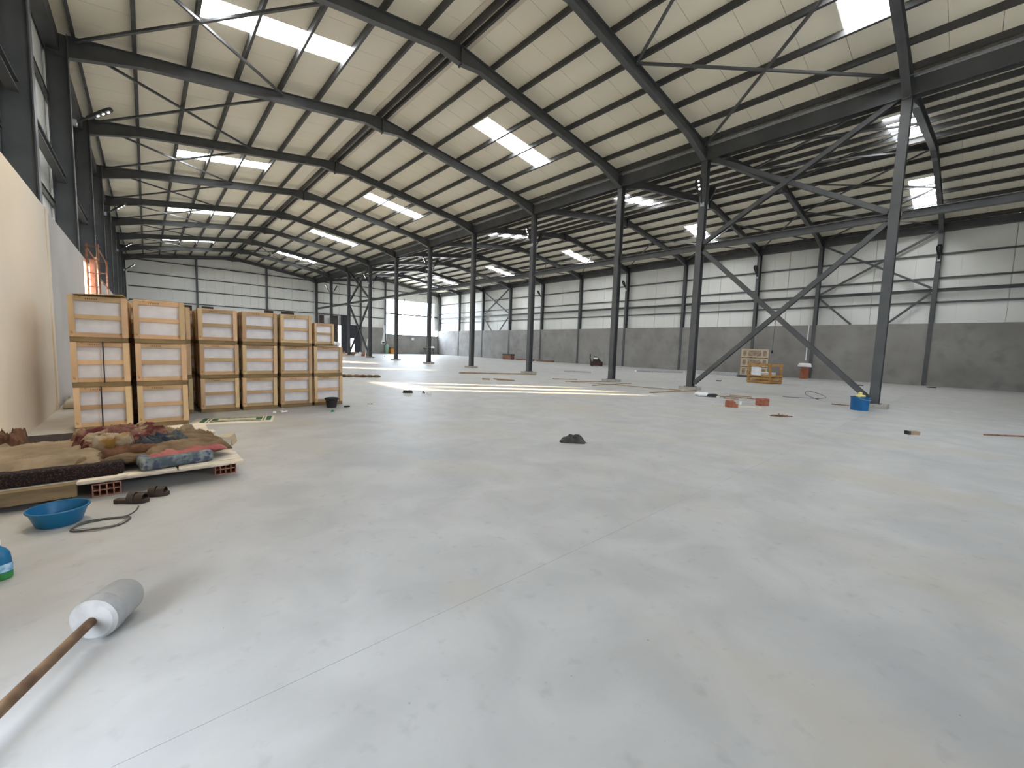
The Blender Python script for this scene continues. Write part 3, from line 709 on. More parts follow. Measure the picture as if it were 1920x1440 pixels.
cloth('garment', M['navy'], (.10, 5.88), .22, .13, .37, .11, 'dark navy clothes crumpled on top of the bedding', 'clothes', 3.9, rz=.3, s=7.0, n=70, edge_drop=.10)
cloth('garment', M['ochre'], (-.30, 6.02), .15, .09, .40, .09, 'ochre and cream cloth on the plaid blanket', 'clothes', 6.6, rz=-.2, s=6.5, n=50, edge_drop=.09)
cloth('garment', M['darkbrown'], (-.16, 5.74), .24, .10, .335, .08, 'dark red-brown clothes in front of the plaid blanket', 'clothes', 7.7, rz=.1, s=6.0, n=50, edge_drop=.07)
cloth('garment', M['tan'], (.12, 6.50), .32, .20, .30, .14, 'beige clothes heaped towards the second crate stack', 'clothes', 4.5, rz=.1, s=5.0, n=60, edge_drop=.12)
cloth('garment', M['darkbrown'], (-1.17, 6.75), .16, .18, .33, .17, 'dark brown cloth heap against the plastered wall', 'clothes', 11.2, s=6.0, n=50, edge_drop=.16)
bx = empty('cardboard_box', (.70, 6.12, .185), math.radians(-12)); tag(bx, 'torn flattened cardboard box at the end of the platform', 'box')
MB().quadbox([(-.07,0,0),(.07,.0,0),(.10,.22,.0),(-.06,.22,0),(-.07,-.02,.10),(.05,-.02,.12),(.08,.2,.12),(-.06,.2,.10)]).build('carton', M['card'], bx)
MB().quadbox([(-.09,-.06,.0),(.06,-.07,.0),(.055,-.05,.12),(-.085,-.04,.13),(-.09,-.065,.0),(.06,-.075,.0),(.055,-.055,.12),(-.085,-.045,.13)]).build('flap', M['card_pale'], bx)
ply = MB().box(-.55, .55, 0, .9, 0, .012).build('cardboard_sheet', M['card_pale'], None, (-.80, 7.15, .16)); tag(ply, 'pale cardboard sheet on the platform behind the tan blanket', 'cardboard')

# ------------------------------------------------------------------ foreground things
bs = empty('basin', (-.575, 4.78, 0))
tag(bs, 'shallow round blue plastic basin on the floor before the bedding', 'basin')
MB().lathe([(.125,0),(.13,.004),(.172,.128),(.168,.128),(.124,.010),(.02,.008)], 48).build('bowl', M['blue'], bs, smooth=True)
MB().lathe([(.170,.124),(.181,.124),(.183,.130),(.181,.136),(.170,.136),(.168,.130)], 48, ring=True).build('rim', M['blue'], bs, smooth=True)

def slipper(loc, rz, label):
    o = empty('slipper', loc, rz)
    sole = [(-.035,0),(-.042,.03),(-.038,.09),(-.045,.16),(-.05,.2),(-.042,.245),(-.015,.265),(.02,.26),(.042,.235),(.05,.19),(.042,.13),(.034,.08),(.038,.03),(.03,0),(0,-.01)]
    bevel(MB().prism(sole, 0, .036).build('sole', M['slipper'], o), .006, 2)
    def strap(y0, y1, hh):
        mb = MB(); n = 12
        for i in range(n+1):
            t = math.pi*i/n; x = -.052*math.cos(t); z = .018+hh*math.sin(t)
            for y in (y0, y1):
                for k_ in (0, 1): mb.v.append((x*(1-.06*k_), y, z-.006*k_))
        for i in range(n):
            a = i*4
            mb.f += [(a, a+4, a+6, a+2), (a+1, a+3, a+7, a+5), (a, a+1, a+5, a+4), (a+2, a+6, a+7, a+3)]
        mb.build('strap', M['slipper'], o, smooth=True)
    strap(.11, .165, .078); strap(.17, .235, .066)
    tag(o, label, 'slipper', 'pair of brown slippers'); return o
slipper((-.26, 5.08, 0), math.radians(-122), 'dark brown slide slipper nearer the blue basin')
slipper((-.13, 5.16, 0), math.radians(-112), 'dark brown slide slipper farther from the blue basin')

cc = empty('cable_coil', (-.32, 4.54, 0)); tag(cc, 'loose coil of grey cable on the floor by the slippers', 'cable')
for i, (rx, ry, ph) in enumerate(((.17,.105,0),(.165,.12,.4),(.155,.10,.9))):
    pts = []
    for j in range(44):
        t = 2*math.pi*j/43 + ph
        pts.append((rx*math.cos(t)+.004*math.sin(5*t), ry*math.sin(t)+.006*math.cos(3*t), .008+.004*i+.004*math.sin(3*t+i)))
    MB().tube(pts, .0055 if i < 2 else .002, 6).build('loop', M['cable'], cc)
MB().tube(smooth_path([(.1,.085,.008),(.16,.10,.01),(.205,.13,.03),(.22,.17,.05)]), .0055, 6).build('tail', M['cable'], cc)

bo = empty('detergent_bottle', (-.735, 3.87, 0)); tag(bo, 'blue detergent bottle with white cap at the edge of the picture', 'bottle')
MB().lathe([(.045,0),(.052,.008),(.053,.05),(.052,.12),(.048,.16),(.035,.19),(.02,.205),(.018,.215)], 24, 1.2, .8).build('body', M['blue'], bo, smooth=True)
MB().lathe([(.0455,-.001),(.0535,.008),(.0545,.045)], 24, 1.2, .8).build('base', mat('green_liquid', (.03,.20,.05), None, rough=.3), bo, smooth=True)
MB().lathe([(.022,.212),(.022,.245),(.018,.25)], 18).build('cap', M['white'], bo, smooth=True)
lbm = MB()
for j in range(9):
    t0, t1 = math.radians(-100+j*12), math.radians(-100+(j+1)*12); R_ = .0548
    lbm.f.append((len(lbm.v), len(lbm.v)+1, len(lbm.v)+2, len(lbm.v)+3))
    lbm.v += [(R_*1.2*math.cos(t0), R_*.8*math.sin(t0), .05), (R_*1.2*math.cos(t1), R_*.8*math.sin(t1), .05), (R_*1.2*math.cos(t1), R_*.8*math.sin(t1), .10), (R_*1.2*math.cos(t0), R_*.8*math.sin(t0), .10)]
lbm.build('label', mat('bottle_label', (.45,.62,.72), (.10,.30,.50), 30, .5), bo)

tp = empty('hand_tamper', (-.25, 2.81, 0)); tag(tp, 'home-made tamper, concrete cast in a bucket on a wooden pole', 'tamper')
A = Vector((-.25, 2.79, .105)); axd = Vector((.11, .19, 0)).normalized()
def ax_lathe(prof, m, name, n=40):
    mb = MB().lathe(prof, n)
    R = Vector((0,0,1)).rotation_difference(axd).to_matrix().to_4x4()
    o = mb.build(name, m, tp, smooth=True); o.matrix_local = Matrix.Translation(A-tp.location) @ R; return o
ax_lathe([(.02,0),(.088,.0),(.104,.012),(.107,.05),(.106,.075)], M['tamper'], 'head')
ax_lathe([(.100,.07),(.101,.10),(.094,.22),(.080,.245),(.02,.25)], M['sleeve'], 'bucket_shell')
pd = Vector((-.27, -.57, -.02)).normalized()
MB().tube([A-tp.location+axd*.05, A-tp.location-axd*.02, A-tp.location-axd*.02+pd*.9], [.022,.022,.026], 14).build('pole', M['pole'], tp, smooth=True)

# dark cloth on the floor
o = cloth('rag', M['rag'], (5.30, 4.27), .29, .13, .012, .055, 'crumpled charcoal garment lying alone on the open floor', 'cloth', 2.2, rz=math.radians(-48), s=6.0, n=70, edge_drop=.045, thick=.006, dome=.085, sag=lambda x, y: -.085*max(0, min(1, (x-.02)/.12)))
o.location.z = .0

# prayer rug on cardboard
rc = MB().box(-.65, .62, -.36, .33, 0, .006).build('cardboard_sheet', M['card_pale'], None, (1.20, 9.12, 0), (0,0,math.radians(-15))); tag(rc, 'pale cardboard laid flat under the green prayer rug', 'cardboard')
def rug_material():
    m = bpy.data.materials.new('prayer_rug'); m.use_nodes = True; n = m.node_tree.nodes; L = m.node_tree.links
    tc = n.new('ShaderNodeTexCoord'); sx = n.new('ShaderNodeSeparateXYZ'); L.new(tc.outputs['Object'], sx.inputs[0])
    def ab(o):
        x = n.new('ShaderNodeMath'); x.operation = 'ABSOLUTE'; L.new(o, x.inputs[0]); return x.outputs[0]
    def band(o, a, b_):
        g1 = n.new('ShaderNodeMath'); g1.operation = 'GREATER_THAN'; g1.inputs[1].default_value = a; L.new(o, g1.inputs[0])
        g2 = n.new('ShaderNodeMath'); g2.operation = 'LESS_THAN'; g2.inputs[1].default_value = b_; L.new(o, g2.inputs[0])
        m_ = n.new('ShaderNodeMath'); m_.operation = 'MULTIPLY'; L.new(g1.outputs[0], m_.inputs[0]); L.new(g2.outputs[0], m_.inputs[1]); return m_.outputs[0]
    def mx(f, a, b_):
        x = n.new('ShaderNodeMix'); x.data_type = 'RGBA'; L.new(f, x.inputs[0])
        if isinstance(a, tuple): x.inputs[6].default_value = (*a, 1)
        else: L.new(a, x.inputs[6])
        x.inputs[7].default_value = (*b_, 1); return x.outputs[2]
    axx, ayy = ab(sx.outputs[0]), ab(sx.outputs[1])
    ck = n.new('ShaderNodeTexChecker'); ck.inputs['Scale'].default_value = 22; ck.inputs[1].default_value = (.02,.10,.04,1); ck.inputs[2].default_value = (.30,.28,.18,1); L.new(tc.outputs['Object'], ck.inputs[0])
    base = mx(band(ayy, .12, .185), (.02,.09,.035), (.62,.55,.42))
    base2 = n.new('ShaderNodeMix'); base2.data_type = 'RGBA'; L.new(band(ayy, .145, .175), base2.inputs[0]); L.new(base, base2.inputs[6]); L.new(ck.outputs[0], base2.inputs[7])
    c = mx(band(axx, .40, .425), base2.outputs[2], (.62,.55,.42)); c = mx(band(axx, .445, .47), c, (.62,.55,.42))
    c = mx(band(axx, .47, .6), c, (.02,.10,.04))
    inn = n.new('ShaderNodeMath'); inn.operation = 'MULTIPLY'; L.new(band(ayy, -1, .075), inn.inputs[0]); L.new(band(axx, -1, .30), inn.inputs[1])
    c = mx(inn.outputs[0], c, (.60,.52,.38))
    b = n['Principled BSDF']; L.new(c, b.inputs['Base Color']); b.inputs['Roughness'].default_value = .95
    return m
o = MB().box(-.55, .55, -.21, .21, 0, .007).build('prayer_rug', rug_material(), None, (1.24, 9.17, .006), (0,0,math.radians(-15))); tag(o, 'green and cream patterned prayer rug on cardboard before the crates', 'rug')

def bucket(name, loc, r0, r1, h, m, label, rim=True, n=32, handle=False):
    o = empty(name, loc); t = .008
    MB().lathe([(r0,0),(r1,h),(r1-t,h),(r0-t,.012),(.01,.012)], n).build('pail', m, o, smooth=True)
    if rim: MB().lathe([(r1-.002,h-.03),(r1+.012,h-.028),(r1+.014,h-.004),(r1,h+.002),(r1-.008,h)], n, ring=True).build('rim', m, o, smooth=True)
    if handle:
        MB().tube([(r1*math.cos(t_), .02+.03*math.sin(t_), h-.03-.10*math.sin(t_)) if False else ((r1+.012)*math.cos(t_), -(r1+.012)*math.sin(t_), h-.03-.06*math.sin(t_)) for t_ in [math.pi*i/14 for i in range(15)]], .005, 6).build('handle', M['galv'], o)
    return o
o = bucket('rubber_bucket', (3.20, 9.93, 0), .105, .14, .22, M['black'], ''); tag(o, 'black rubber bucket standing against the end crate stack', 'bucket')
o = MB().prism([(-.06,-.03),(.0,-.045),(.07,-.02),(.05,.04),(-.05,.04)], 0, .03).build('rubber_scrap', M['black'], None, (3.5, 9.80, 0)); tag(o, 'flat black scrap on the floor beside the black bucket', 'scrap')
o = empty('bottle_cap', (3.0, 9.25, 0)); MB().lathe([(.03,0),(.032,.02),(.024,.035)], 12).build('cap', M['green'], o, smooth=True); MB().box(-.05,.05,-.012,.012,0,.006).build('ring', M['green'], o); tag(o, 'small green plastic cap on the floor before the end stack', 'cap')
def shoe(loc, rz, label, s=1.0):
    o = empty('shoe', loc, rz)
    out = [(-.03,0),(-.038,.05),(-.034,.12),(-.046,.2),(-.03,.265),(0,.28),(.035,.26),(.048,.2),(.036,.12),(.036,.04),(.0,-.01)]
    bevel(MB().prism([(x*s, y*s) for x, y in out], 0, .025*s).build('sole', M['black'], o), .004, 1)
    MB().lathe([(.040,.02),(.044,.045),(.036,.075),(.015,.09)], 18, s, 2.0*s, (0,.19*s,0)).build('upper', M['black'], o, smooth=True)
    MB().lathe([(.034,.02),(.038,.05),(.034,.085),(.028,.085)], 18, s, 1.5*s, (0,.06*s,0)).build('heel', M['black'], o, smooth=True)
    tag(o, label, 'shoe'); return o
shoe((5.98, 11.86, 0), math.radians(-118), 'single black shoe on the floor between crates and columns', 1.1)
o = MB().prism([(-.06,-.04),(.03,-.06),(.08,.0),(.02,.05),(-.05,.04)], 0, .07).build('plastic_scrap', M['white'], None, (6.55, 11.25, 0)); tag(o, 'small black and white plastic scrap near the black shoe', 'scrap'); o.data.materials[0] = M['white']
o = MB().tube([(-.07,.0,.03),(-.04,.03,.08),(.0,.0,.02)], .02, 7).build('rubber_scrap', M['black'], None, (6.45, 11.32, 0)); tag(o, 'bent black rubber piece beside the white plastic scrap', 'scrap')
o = MB().prism([(-.08,-.02),(.06,-.03),(.07,.02),(-.05,.03)], 0, .012).build('wood_chip', M['rodwood'], None, (4.15, 10.0, 0)); tag(o, 'brown wood chip on the floor beyond the black bucket', 'chip')
cp = empty('bubble_wrap', (2.05, 9.7, 0)); tag(cp, 'clear and white plastic wrap scraps before the third stack', 'plastic')
for i in range(6):
    a = random.random()*6.3; MB().lathe([(.02,0),(.05,.012),(.03,.03)], 8, random.uniform(.7,1.5), random.uniform(.5,1), (math.cos(a)*.13, math.sin(a)*.1, 0)).build('scrap', M['white'] if i % 2 else M['card_pale'], cp, smooth=True)

# ------------------------------------------------------------------ timber, rods and bricks on the floor by the middle row
def stick(name, p, q, w, h, m, label, cat='plank', z=0.0, grp='loose timber along the middle row'):
    p, q = Vector((*p, 0)), Vector((*q, 0)); c = (p+q)/2; L_ = (q-p).length; a = math.atan2(q.y-p.y, q.x-p.x)
    mb = MB().quadbox([(-L_/2,-w/2,0),(L_/2,-w/2*.9,0),(L_/2,w/2,0),(-L_/2,w/2*.95,0),(-L_/2,-w/2,h),(L_/2,-w/2*.9,h*.9),(L_/2,w/2,h*.95),(-L_/2,w/2*.95,h)])
    o = mb.build(name, M[m], None, (c.x, c.y, z), (0,0,a)); tag(o, label, cat, grp); return o
stick('timber_plank', (13.1, 19.2), (17.0, 17.0), .12, .07, 'rodwood', 'long brown timber lying towards the column behind the sun stripe')
stick('timber_plank', (12.2, 14.75), (12.7, 14.1), .14, .06, 'rodwood', 'short thick timber offcut in the bright sun stripe')
stick('timber_plank', (11.75, 15.3), (12.0, 15.05), .12, .06, 'rodwood', 'stubby timber offcut at the near end of sun stripe')
stick('timber_plank', (12.35, 15.2), (12.75, 14.6), .06, .05, 'rodwood', 'slim timber offcut leaning across the short thick one')
stick('timber_plank', (15.5, 14.3), (16.5, 13.5), .10, .04, 'rodwood', 'flat board between two middle columns')
stick('timber_plank', (14.9, 12.9), (17.2, 11.9), .06, .03, 'rodwood', 'thin lath pointing at the column plinth')
stick('timber_plank', (14.5, 11.0), (17.4, 10.9), .09, .03, 'rodwood', 'pale lath lying in front of a column plinth')
stick('timber_plank', (15.0, 12.6), (15.9, 10.8), .06, .025, 'rodwood', 'crossing lath in front of a column plinth', z=.0)
stick('timber_plank', (15.8, 10.7), (16.4, 7.9), .08, .03, 'rodwood', 'long thin lath running between two plinths')
stick('timber_plank', (14.2, 8.05), (16.9, 7.55), .12, .04, 'rodwood', 'stout plank lying beside the plinth of the cross bracing')
stick('timber_plank', (16.2, 7.2), (15.6, 5.9), .05, .025, 'rodwood', 'thin lath beside the white and black bag')
stick('steel_rod', (15.7, 6.6), (16.0, 4.9), .025, .025, 'rust', 'thin rusty rod running towards the hollow brick', 'rod')
stick('timber_plank', (16.3, 6.0), (16.5, 5.3), .10, .04, 'rodwood', 'short board near the white and black bag')
stick('timber_plank', (15.1, 5.75), (15.2, 5.3), .07, .04, 'rodwood', 'small offcut on the floor near the bag')
stick('timber_lath', (12.68, 5.15), (13.4, 4.0), .04, .015, 'plank', 'pale broken lath beside the broken clay brick', 'lath')
stick('timber_lath', (13.2, 4.75), (13.6, 4.1), .05, .02, 'plank', 'short pale lath between the two clay bricks', 'lath')
stick('steel_rod', (17.0, 3.05), (17.1, 2.6), .03, .03, 'rust', 'short rusty rod lying by the blue bucket', 'rod')
stick('steel_rod', (13.31, -.26), (14.6, -1.6), .03, .03, 'rust', 'dark steel rod on the floor at the picture edge', 'rod')
ft = empty('floor_tool', (12.05, 3.2, 0), math.radians(-48)); tag(ft, 'small heap of dark red twisted rods on the open floor', 'rods')
for p, q, h in (((-.22,.0,.015),(.32,.02,.015),0),((-.1,-.06,.03),(.14,.1,.035),0),((-.16,.07,.02),(.18,-.05,.045),0),((-.02,-.03,.05),(.03,.09,.06),0)):
    MB().tube([p, q], .013, 7).build('rod', M['rust'], ft)
# solid/stepped bricks
def brick_pile(loc, rz, parts, label):
    o = empty('brick_block', loc, rz)
    for b_ in parts: MB().box(*b_).build('brick', M['brick'], o)
    tag(o, label, 'brick', 'broken clay bricks'); return o
def ribbed(mb, x0, x1, y0, y1, z0, z1, n=7):
    mb.box(x0, x1, y0+.006, y1-.006, z0, z1)
    for i in range(n):
        z = z0+(z1-z0)*(i+.15)/n; mb.box(x0+.004, x1-.004, y0, y1, z, z+(z1-z0)/n*.6)
    return mb
o = empty('clay_brick', (12.86, 4.66, 0), math.radians(-48)); tag(o, 'broken stepped orange clay brick on the floor', 'brick', 'broken clay bricks')
ribbed(MB(), -.15, .15, -.1, .1, 0, .10, 4).build('lower_part', M['brick'], o); ribbed(MB(), -.15, .08, -.1, .1, .10, .16, 3).build('upper_part', M['brick'], o); MB().box(-.15, .03, -.1, .05, .16, .2).build('broken_edge', M['brick'], o)
o = empty('clay_brick', (14.25, 4.27, 0), math.radians(-38)); tag(o, 'whole hollow clay brick standing near the broken one', 'brick', 'broken clay bricks')
ribbed(MB(), -.16, .14, -.11, .11, 0, .22, 8).build('brick_body', M['brick'], o)
for y in (-.07, 0, .07):
    for z in (.06, .15): MB().box(.14, .143, y-.025, y+.025, z-.03, z+.03).build('hole_shade', M['gap'], o)  # flat dark plates stand for the shaded cells of the brick
o = empty('plastic_cup', (13.72, 4.72, 0)); MB().lathe([(.03,0),(.04,.1),(.036,.1),(.027,.006)], 16).build('cup', M['white'], o, smooth=True); MB().lathe([(.041,.095),(.044,.1),(.038,.104)], 16, ring=True).build('rim', M['white'], o, smooth=True); tag(o, 'small white plastic cup between the two clay bricks', 'cup')
pb = empty('plastic_bag', (15.05, 6.45, 0), math.radians(-50)); tag(pb, 'white and black plastic bag lying beside the braced column plinth', 'bag')
mb = MB()
for i in range(7):
    mb.lathe([(.03,0),(.10,.03),(.12,.08),(.07,.14),(.02,.16)], 9, random.uniform(.8,1.3), random.uniform(.7,1), (random.uniform(-.2,.12), random.uniform(-.06,.06), 0))
mb.build('white_part', M['white'], pb, smooth=True)
mb = MB()
for i in range(5): mb.lathe([(.03,0),(.10,.02),(.10,.07),(.04,.11)], 9, random.uniform(.8,1.4), random.uniform(.7,1), (random.uniform(.18,.42), random.uniform(-.05,.05), 0))
mb.build('black_part', M['black'], pb, smooth=True)
o = empty('paint_tin_lid', (15.0, 5.9, 0)); MB().lathe([(.06,0),(.065,.05),(.05,.07),(.02,.07)], 14).build('lid', M['card_pale'], o, smooth=True); MB().lathe([(.066,.03),(.07,.04),(.066,.05)], 14, ring=True).build('rim', M['galv'], o, smooth=True); tag(o, 'small round pale lid beside the plastic bag', 'lid')
b1 = bucket('water_bucket', (16.05, 2.2, 0), .215, .23, .40, M['bluebucket'], '', handle=True); tag(b1, 'blue plastic tub at the foot of the nearest middle column', 'bucket')
sp = empty('sponge', (16.05, 2.2, .402)); tag(sp, 'yellow sponge and cloth on top of the blue tub', 'sponge')
mb = MB().lathe([(.05,0),(.15,.01),(.14,.05),(.05,.06)], 12, 1.2, .8).lathe([(.02,.0),(.05,.05),(.05,.12),(.02,.14)], 8, 1, 1, (.05,.02,.0))
mb.build('cloth', M['yellow'], sp, smooth=True)
MB().box(-.24,.24,-.02,.02,0,.008).build('stick', M['plank'], sp)
wr_ = empty('wire_loop', (18.75, 3.9, 0), math.radians(-45)); tag(wr_, 'loop of thin dark wire on the floor under the cross bracing', 'wire')
MB().tube(smooth_path([(-1.0,.25,.01),(-.8,.0,.01),(-.3,-.1,.015),(.15,-.1,.02),(.45,.05,.06),(.35,.3,.16),(.0,.42,.24),(-.18,.2,.12),(-.1,-.2,.02)]), .009, 6).build('wire', M['cable'], wr_)
MB().tube([(-.1,-.2,.02),(-.12,-.42,.012)], .012, 6).build('wire_end', M['cable'], wr_)
o = empty('wood_block', (11.88, .75, 0), math.radians(-42)); tag(o, 'brown and black wood block on the floor at the picture edge', 'block')
MB().box(-.06,.13,-.05,.05,0,.07).build('block', M['rodwood'], o); MB().box(-.11,-.06,-.05,.05,0,.075).build('dark_end', M['black'], o)

# ------------------------------------------------------------------ things along the grey wall
oc = empty('slatted_crate', (26.14, 7.27, 0), math.radians(-14.5)); tag(oc, 'open orange slatted wooden crate with white paper, before the pale crate stack', 'crate')
cw, cd, ch = 1.12, 1.30, 1.10
for x in (-cw/2, cw/2-.1):
    for y in (0, cd-.1): MB().box(x, x+.1, y, y+.1, .04, ch).build('corner_post', M['orangewood'], oc)
for z in (.04, .21, .38):
    for y in (-.03, cd): MB().box(-cw/2, cw/2, y, y+.03, z, z+.11).build('slat', M['orangewood'], oc)
    for x in (-cw/2-.03, cw/2): MB().box(x, x+.03, 0, cd, z+.01, z+.12).build('slat', M['orangewood'], oc)
for y in (-.03, cd): MB().box(-cw/2, cw/2, y, y+.03, ch-.13, ch).build('top_rail', M['orangewood'], oc)
for x in (-cw/2-.03, cw/2): MB().box(x, x+.03, 0, cd, ch-.13, ch).build('top_rail', M['orangewood'], oc)
MB().box(-cw/2-.045, -cw/2-.035, .5, 1.05, .45, .9).build('paper_sheet', M['white'], oc)
MB().box(-cw/2, cw/2, 0, cd, 0, .04).build('bottom_boards', M['orangewood'], oc)
MB().box(-.38, .38, .25, cd-.25, .42, .62).build('packed_goods', M['white'], oc)
for j in range(4): MB().box(-cw/2+.1, cw/2-.1, .2+j*.3, .4+j*.3, .39, .42).build('inner_slat', M['orangewood'], oc)
def pale_crate():
    o = empty('pale_crate'); w, d, h = 1.75, 1.2, .67
    MB().box(-w/2+.04, w/2-.04, .04, d-.04, .06, h-.02).build('panel', M['palewood'], o)
    for y0 in (0, d-.04):
        for x in (-w/2, -w/2+.34, w/2-.46, w/2-.12): MB().box(x, x+.12, y0, y0+.04, .06, h).build('upright', M['palelattice'], o)
        for z in (.06, h-.10): MB().box(-w/2, w/2, y0+(.0 if y0 else .005), y0+(.035 if y0 else .04), z, z+.1).build('rail', M['palelattice'], o)
        MB().beam((-w/2+.4, y0+.02, h-.1), (0, y0+.02, .12), .03, .08, (0,1,0)).build('diagonal', M['palelattice'], o)
        MB().beam((w/2-.4, y0+.02, h-.1), (0, y0+.02, .12), .03, .08, (0,1,0)).build('diagonal', M['palelattice'], o)
    for x in (-w/2+.05, 0, w/2-.15): MB().box(x, x+.1, .02, d-.02, 0, .06).build('skid', M['skid'], o)
    return o
pc = pale_crate()
for i, n in enumerate(('bottom', 'middle', 'top')):
    o = pc if i == 0 else copy_tree(pc)
    o.location = (33.75, 10.9, i*.675); o.rotation_euler = (0,0,math.radians(-72)); tag(o, f'pale diagonal-braced crate, {n} of the stack by the grey wall', 'crate', 'pale crates by the grey wall')
sb = empty('brick_stand', (35.6, 8.15, 0), math.radians(-60)); tag(sb, 'stack of bricks under a white sheet against the grey wall', 'bricks')
for i in range(8):
    MB().box(-.22, .22, -.16, .16, i*.105, i*.105+.095).build('brick', M['brick'], sb)
bevel(MB().quadbox([(-.42,-.3,.86),(.35,-.3,.84),(.38,.3,.85),(-.4,.3,.87),(-.36,-.25,1.12),(.30,-.25,1.12),(.33,.28,1.12),(-.3,.28,1.12)]).build('white_sheet', M['white'], sb), .04, 2)
pi_ = MB().tube([(36.566, 8.35, 1.3), (36.566, 8.35, 3.89)], .035, 8).build('pipe', M['white'], None); tag(pi_, 'thin white conduit pipe running down the grey wall', 'pipe')
stick('steel_channel', (28.3, 17.4), (31.6, 15.3), .3, .12, 'galv', 'galvanised channel lying near the grey wall, far end', 'channel', grp='steel sections by the grey wall')
stick('steel_channel', (31.9, 14.9), (32.7, 11.6), .35, .26, 'galv', 'wide pale metal section on the floor near the grey wall', 'channel', grp='steel sections by the grey wall')
stick('steel_channel', (31.5, 11.2), (32.9, 9.3), .35, .16, 'steel', 'dark channel lying before the pale crate stack', 'channel', grp='steel sections by the grey wall')
stick('steel_channel', (21.6, 18.8), (22.7, 17.4), .3, .10, 'galv', 'short steel angle on the floor among the columns', 'channel', grp='steel sections by the grey wall')
hk = MB().tube([(XM+.03, YK[0]+3.0, 2.9), (XM+.03, YK[0]+3.02, 1.75)], .01, 6).build('hanging_chain', M['cable'], None); tag(hk, 'thin dark rope hanging from the centre of the cross bracing', 'rope')
hk2 = MB().lathe([(.01,0),(.035,.03),(.035,.08),(.01,.12)], 10).build('pulley_weight', M['black'], None, (XM+.03, YK[0]+3.02, 1.64), smooth=True); tag(hk2, 'small black weight at the end of the hanging rope', 'weight')
mw = empty('power_trowel', (33.4, 25.0, 0), math.radians(-55)); tag(mw, 'dark maroon floor machine standing by the grey wall', 'machine')
MB().prism([(-.55,-.35),(.65,-.4),(.6,.4),(-.5,.4)], .05, .45).build('housing', mat('maroon_paint', (.06,.015,.015), None, rough=.5), mw)
MB().quadbox([(-.35,-.3,.45),(.5,-.3,.45),(.5,.3,.45),(-.35,.3,.45),(-.2,-.2,.95),(.1,-.2,.9),(.1,.2,.9),(-.2,.2,.95)]).build('engine', M['black'], mw)
MB().box(-.25,.15,-.34,-.2,.7,.85).build('tank', M['white'], mw)
MB().tube([(-.45,0,.3),(-.62,0,.75),(-.6,0,1.15)], .05, 8).build('handle', M['black'], mw)
for x in (-.4,.45): MB().lathe([(.05,-.05),(.14,-.05),(.14,.05),(.05,.05)], 16).build('wheel', M['black'], mw, (x,-.4,.14), (math.pi/2,0,0))
for i, (x, y) in enumerate(((24.6, 9.7), (31.0, 4.4), (34.6, 1.55), (29.6, 18.0))):
    o = MB().prism([(-.22,-.09),(.0,-.13),(.24,-.06),(.2,.1),(-.1,.13)], 0, .05).build('rubber_scrap', M['black'], None, (x, y, 0), (0,0,i))
    tag(o, ['flat black scrap on the floor before the slatted crate', 'flat black scrap seen beyond the nearest column foot', 'black mat at the foot of a grey wall column', 'black scrap on the floor by the galvanised channel'][i], 'scrap', 'black scraps near the grey wall')
fk = empty('tool_box', (35.4, 40.6, 0)); tag(fk, 'dark red tool chest by the foot of the far grey wall', 'chest')
MB().box(-.3,.3,-.8,.8,0,.55).build('body', M['rust'], fk); MB().box(-.32,.32,-.85,.85,.55,.72).build('lid', M['black'], fk)
for i, (x, y0, y1) in enumerate(((35.6, 36.2, 39.2), (35.7, 33.0, 35.6))):
    stick('timber_plank', (x, y0), (x+.1, y1), .5, .18, 'rust', ['rusty steel sections stacked along the far grey wall', 'second rusty steel section along the grey wall'][i], 'steel section', grp='rusty sections by the grey wall')

# ------------------------------------------------------------------ far end things
o = empty('orange_cabinet', (28.2, YE-.9, 0)); tag(o, 'orange box with dark lid by the far gable wall', 'box')
MB().box(-.55,.55,-.4,.4,0,.85).build('body', M['orange'], o); MB().box(-.6,.6,-.45,.45,.85,1.0).build('lid', M['rust'], o)
o = empty('gas_bottle', (27.2, YE-.8, 0)); tag(o, 'tall pale green bottle beside the orange box', 'bottle')
MB().lathe([(.25,0),(.27,.05),(.27,1.25),(.18,1.4),(.08,1.45)], 20).build('cylinder', mat('pale_green', (.22,.36,.28), None, rough=.5), o, smooth=True); MB().lathe([(.07,1.44),(.09,1.5),(.05,1.6)], 12).build('valve', M['galv'], o, smooth=True)
o = empty('control_box', (26.95, YE-.09, 1.45)); tag(o, 'white wall box with a black screen near the far opening', 'box')
MB().box(-.3,.3,-.02,.105,0,.5).build('case', M['white'], o); MB().box(-.2,.2,-.035,-.02,.12,.34).build('screen', M['black'], o)
o = MB().prism([(-.35,0),(.3,0),(.42,.8),(.2,1.5),(.3,2.4),(-.3,2.4),(-.1,1.4),(-.25,.7)], 0, .015).build('plaster_patch', M['white'], None, (27.15, YE+.018, 1.95), (math.pi/2,0,0)); tag(o, 'rough white plaster patch beside the big opening', 'plaster')
o = empty('wall_vent', (31.9, YE-.0, 2.42)); tag(o, 'small white square box on the low wall under the opening', 'box')
MB().box(-.22,.22,-.06,.02,-.2,.2).build('frame', M['white'], o); MB().box(-.16,.16,-.075,-.06,-.14,.14).build('cover', M['white'], o)
o = empty('trestle_table', (34.2, YE-1.2, 0)); tag(o, 'trestle with white and dark things before the low wall', 'trestle')
for x in (-.75,.7):
    for y in (-.2,.2): MB().beam((x, y*1.4, 0), (x, y*.5, .95), .06, .06).build('leg', M['black'], o)
MB().box(-.95,.95,-.2,.2,.95,1.05).build('top', M['black'], o)
cloth_o = MB().quadbox([(-.5,-.24,1.05),(.95,-.24,1.05),(.95,.2,1.05),(-.5,.2,1.05),(-.2,-.15,1.3),(.8,-.15,1.35),(.7,.1,1.35),(-.2,.1,1.25)]).build('white_cover', M['white'], o)
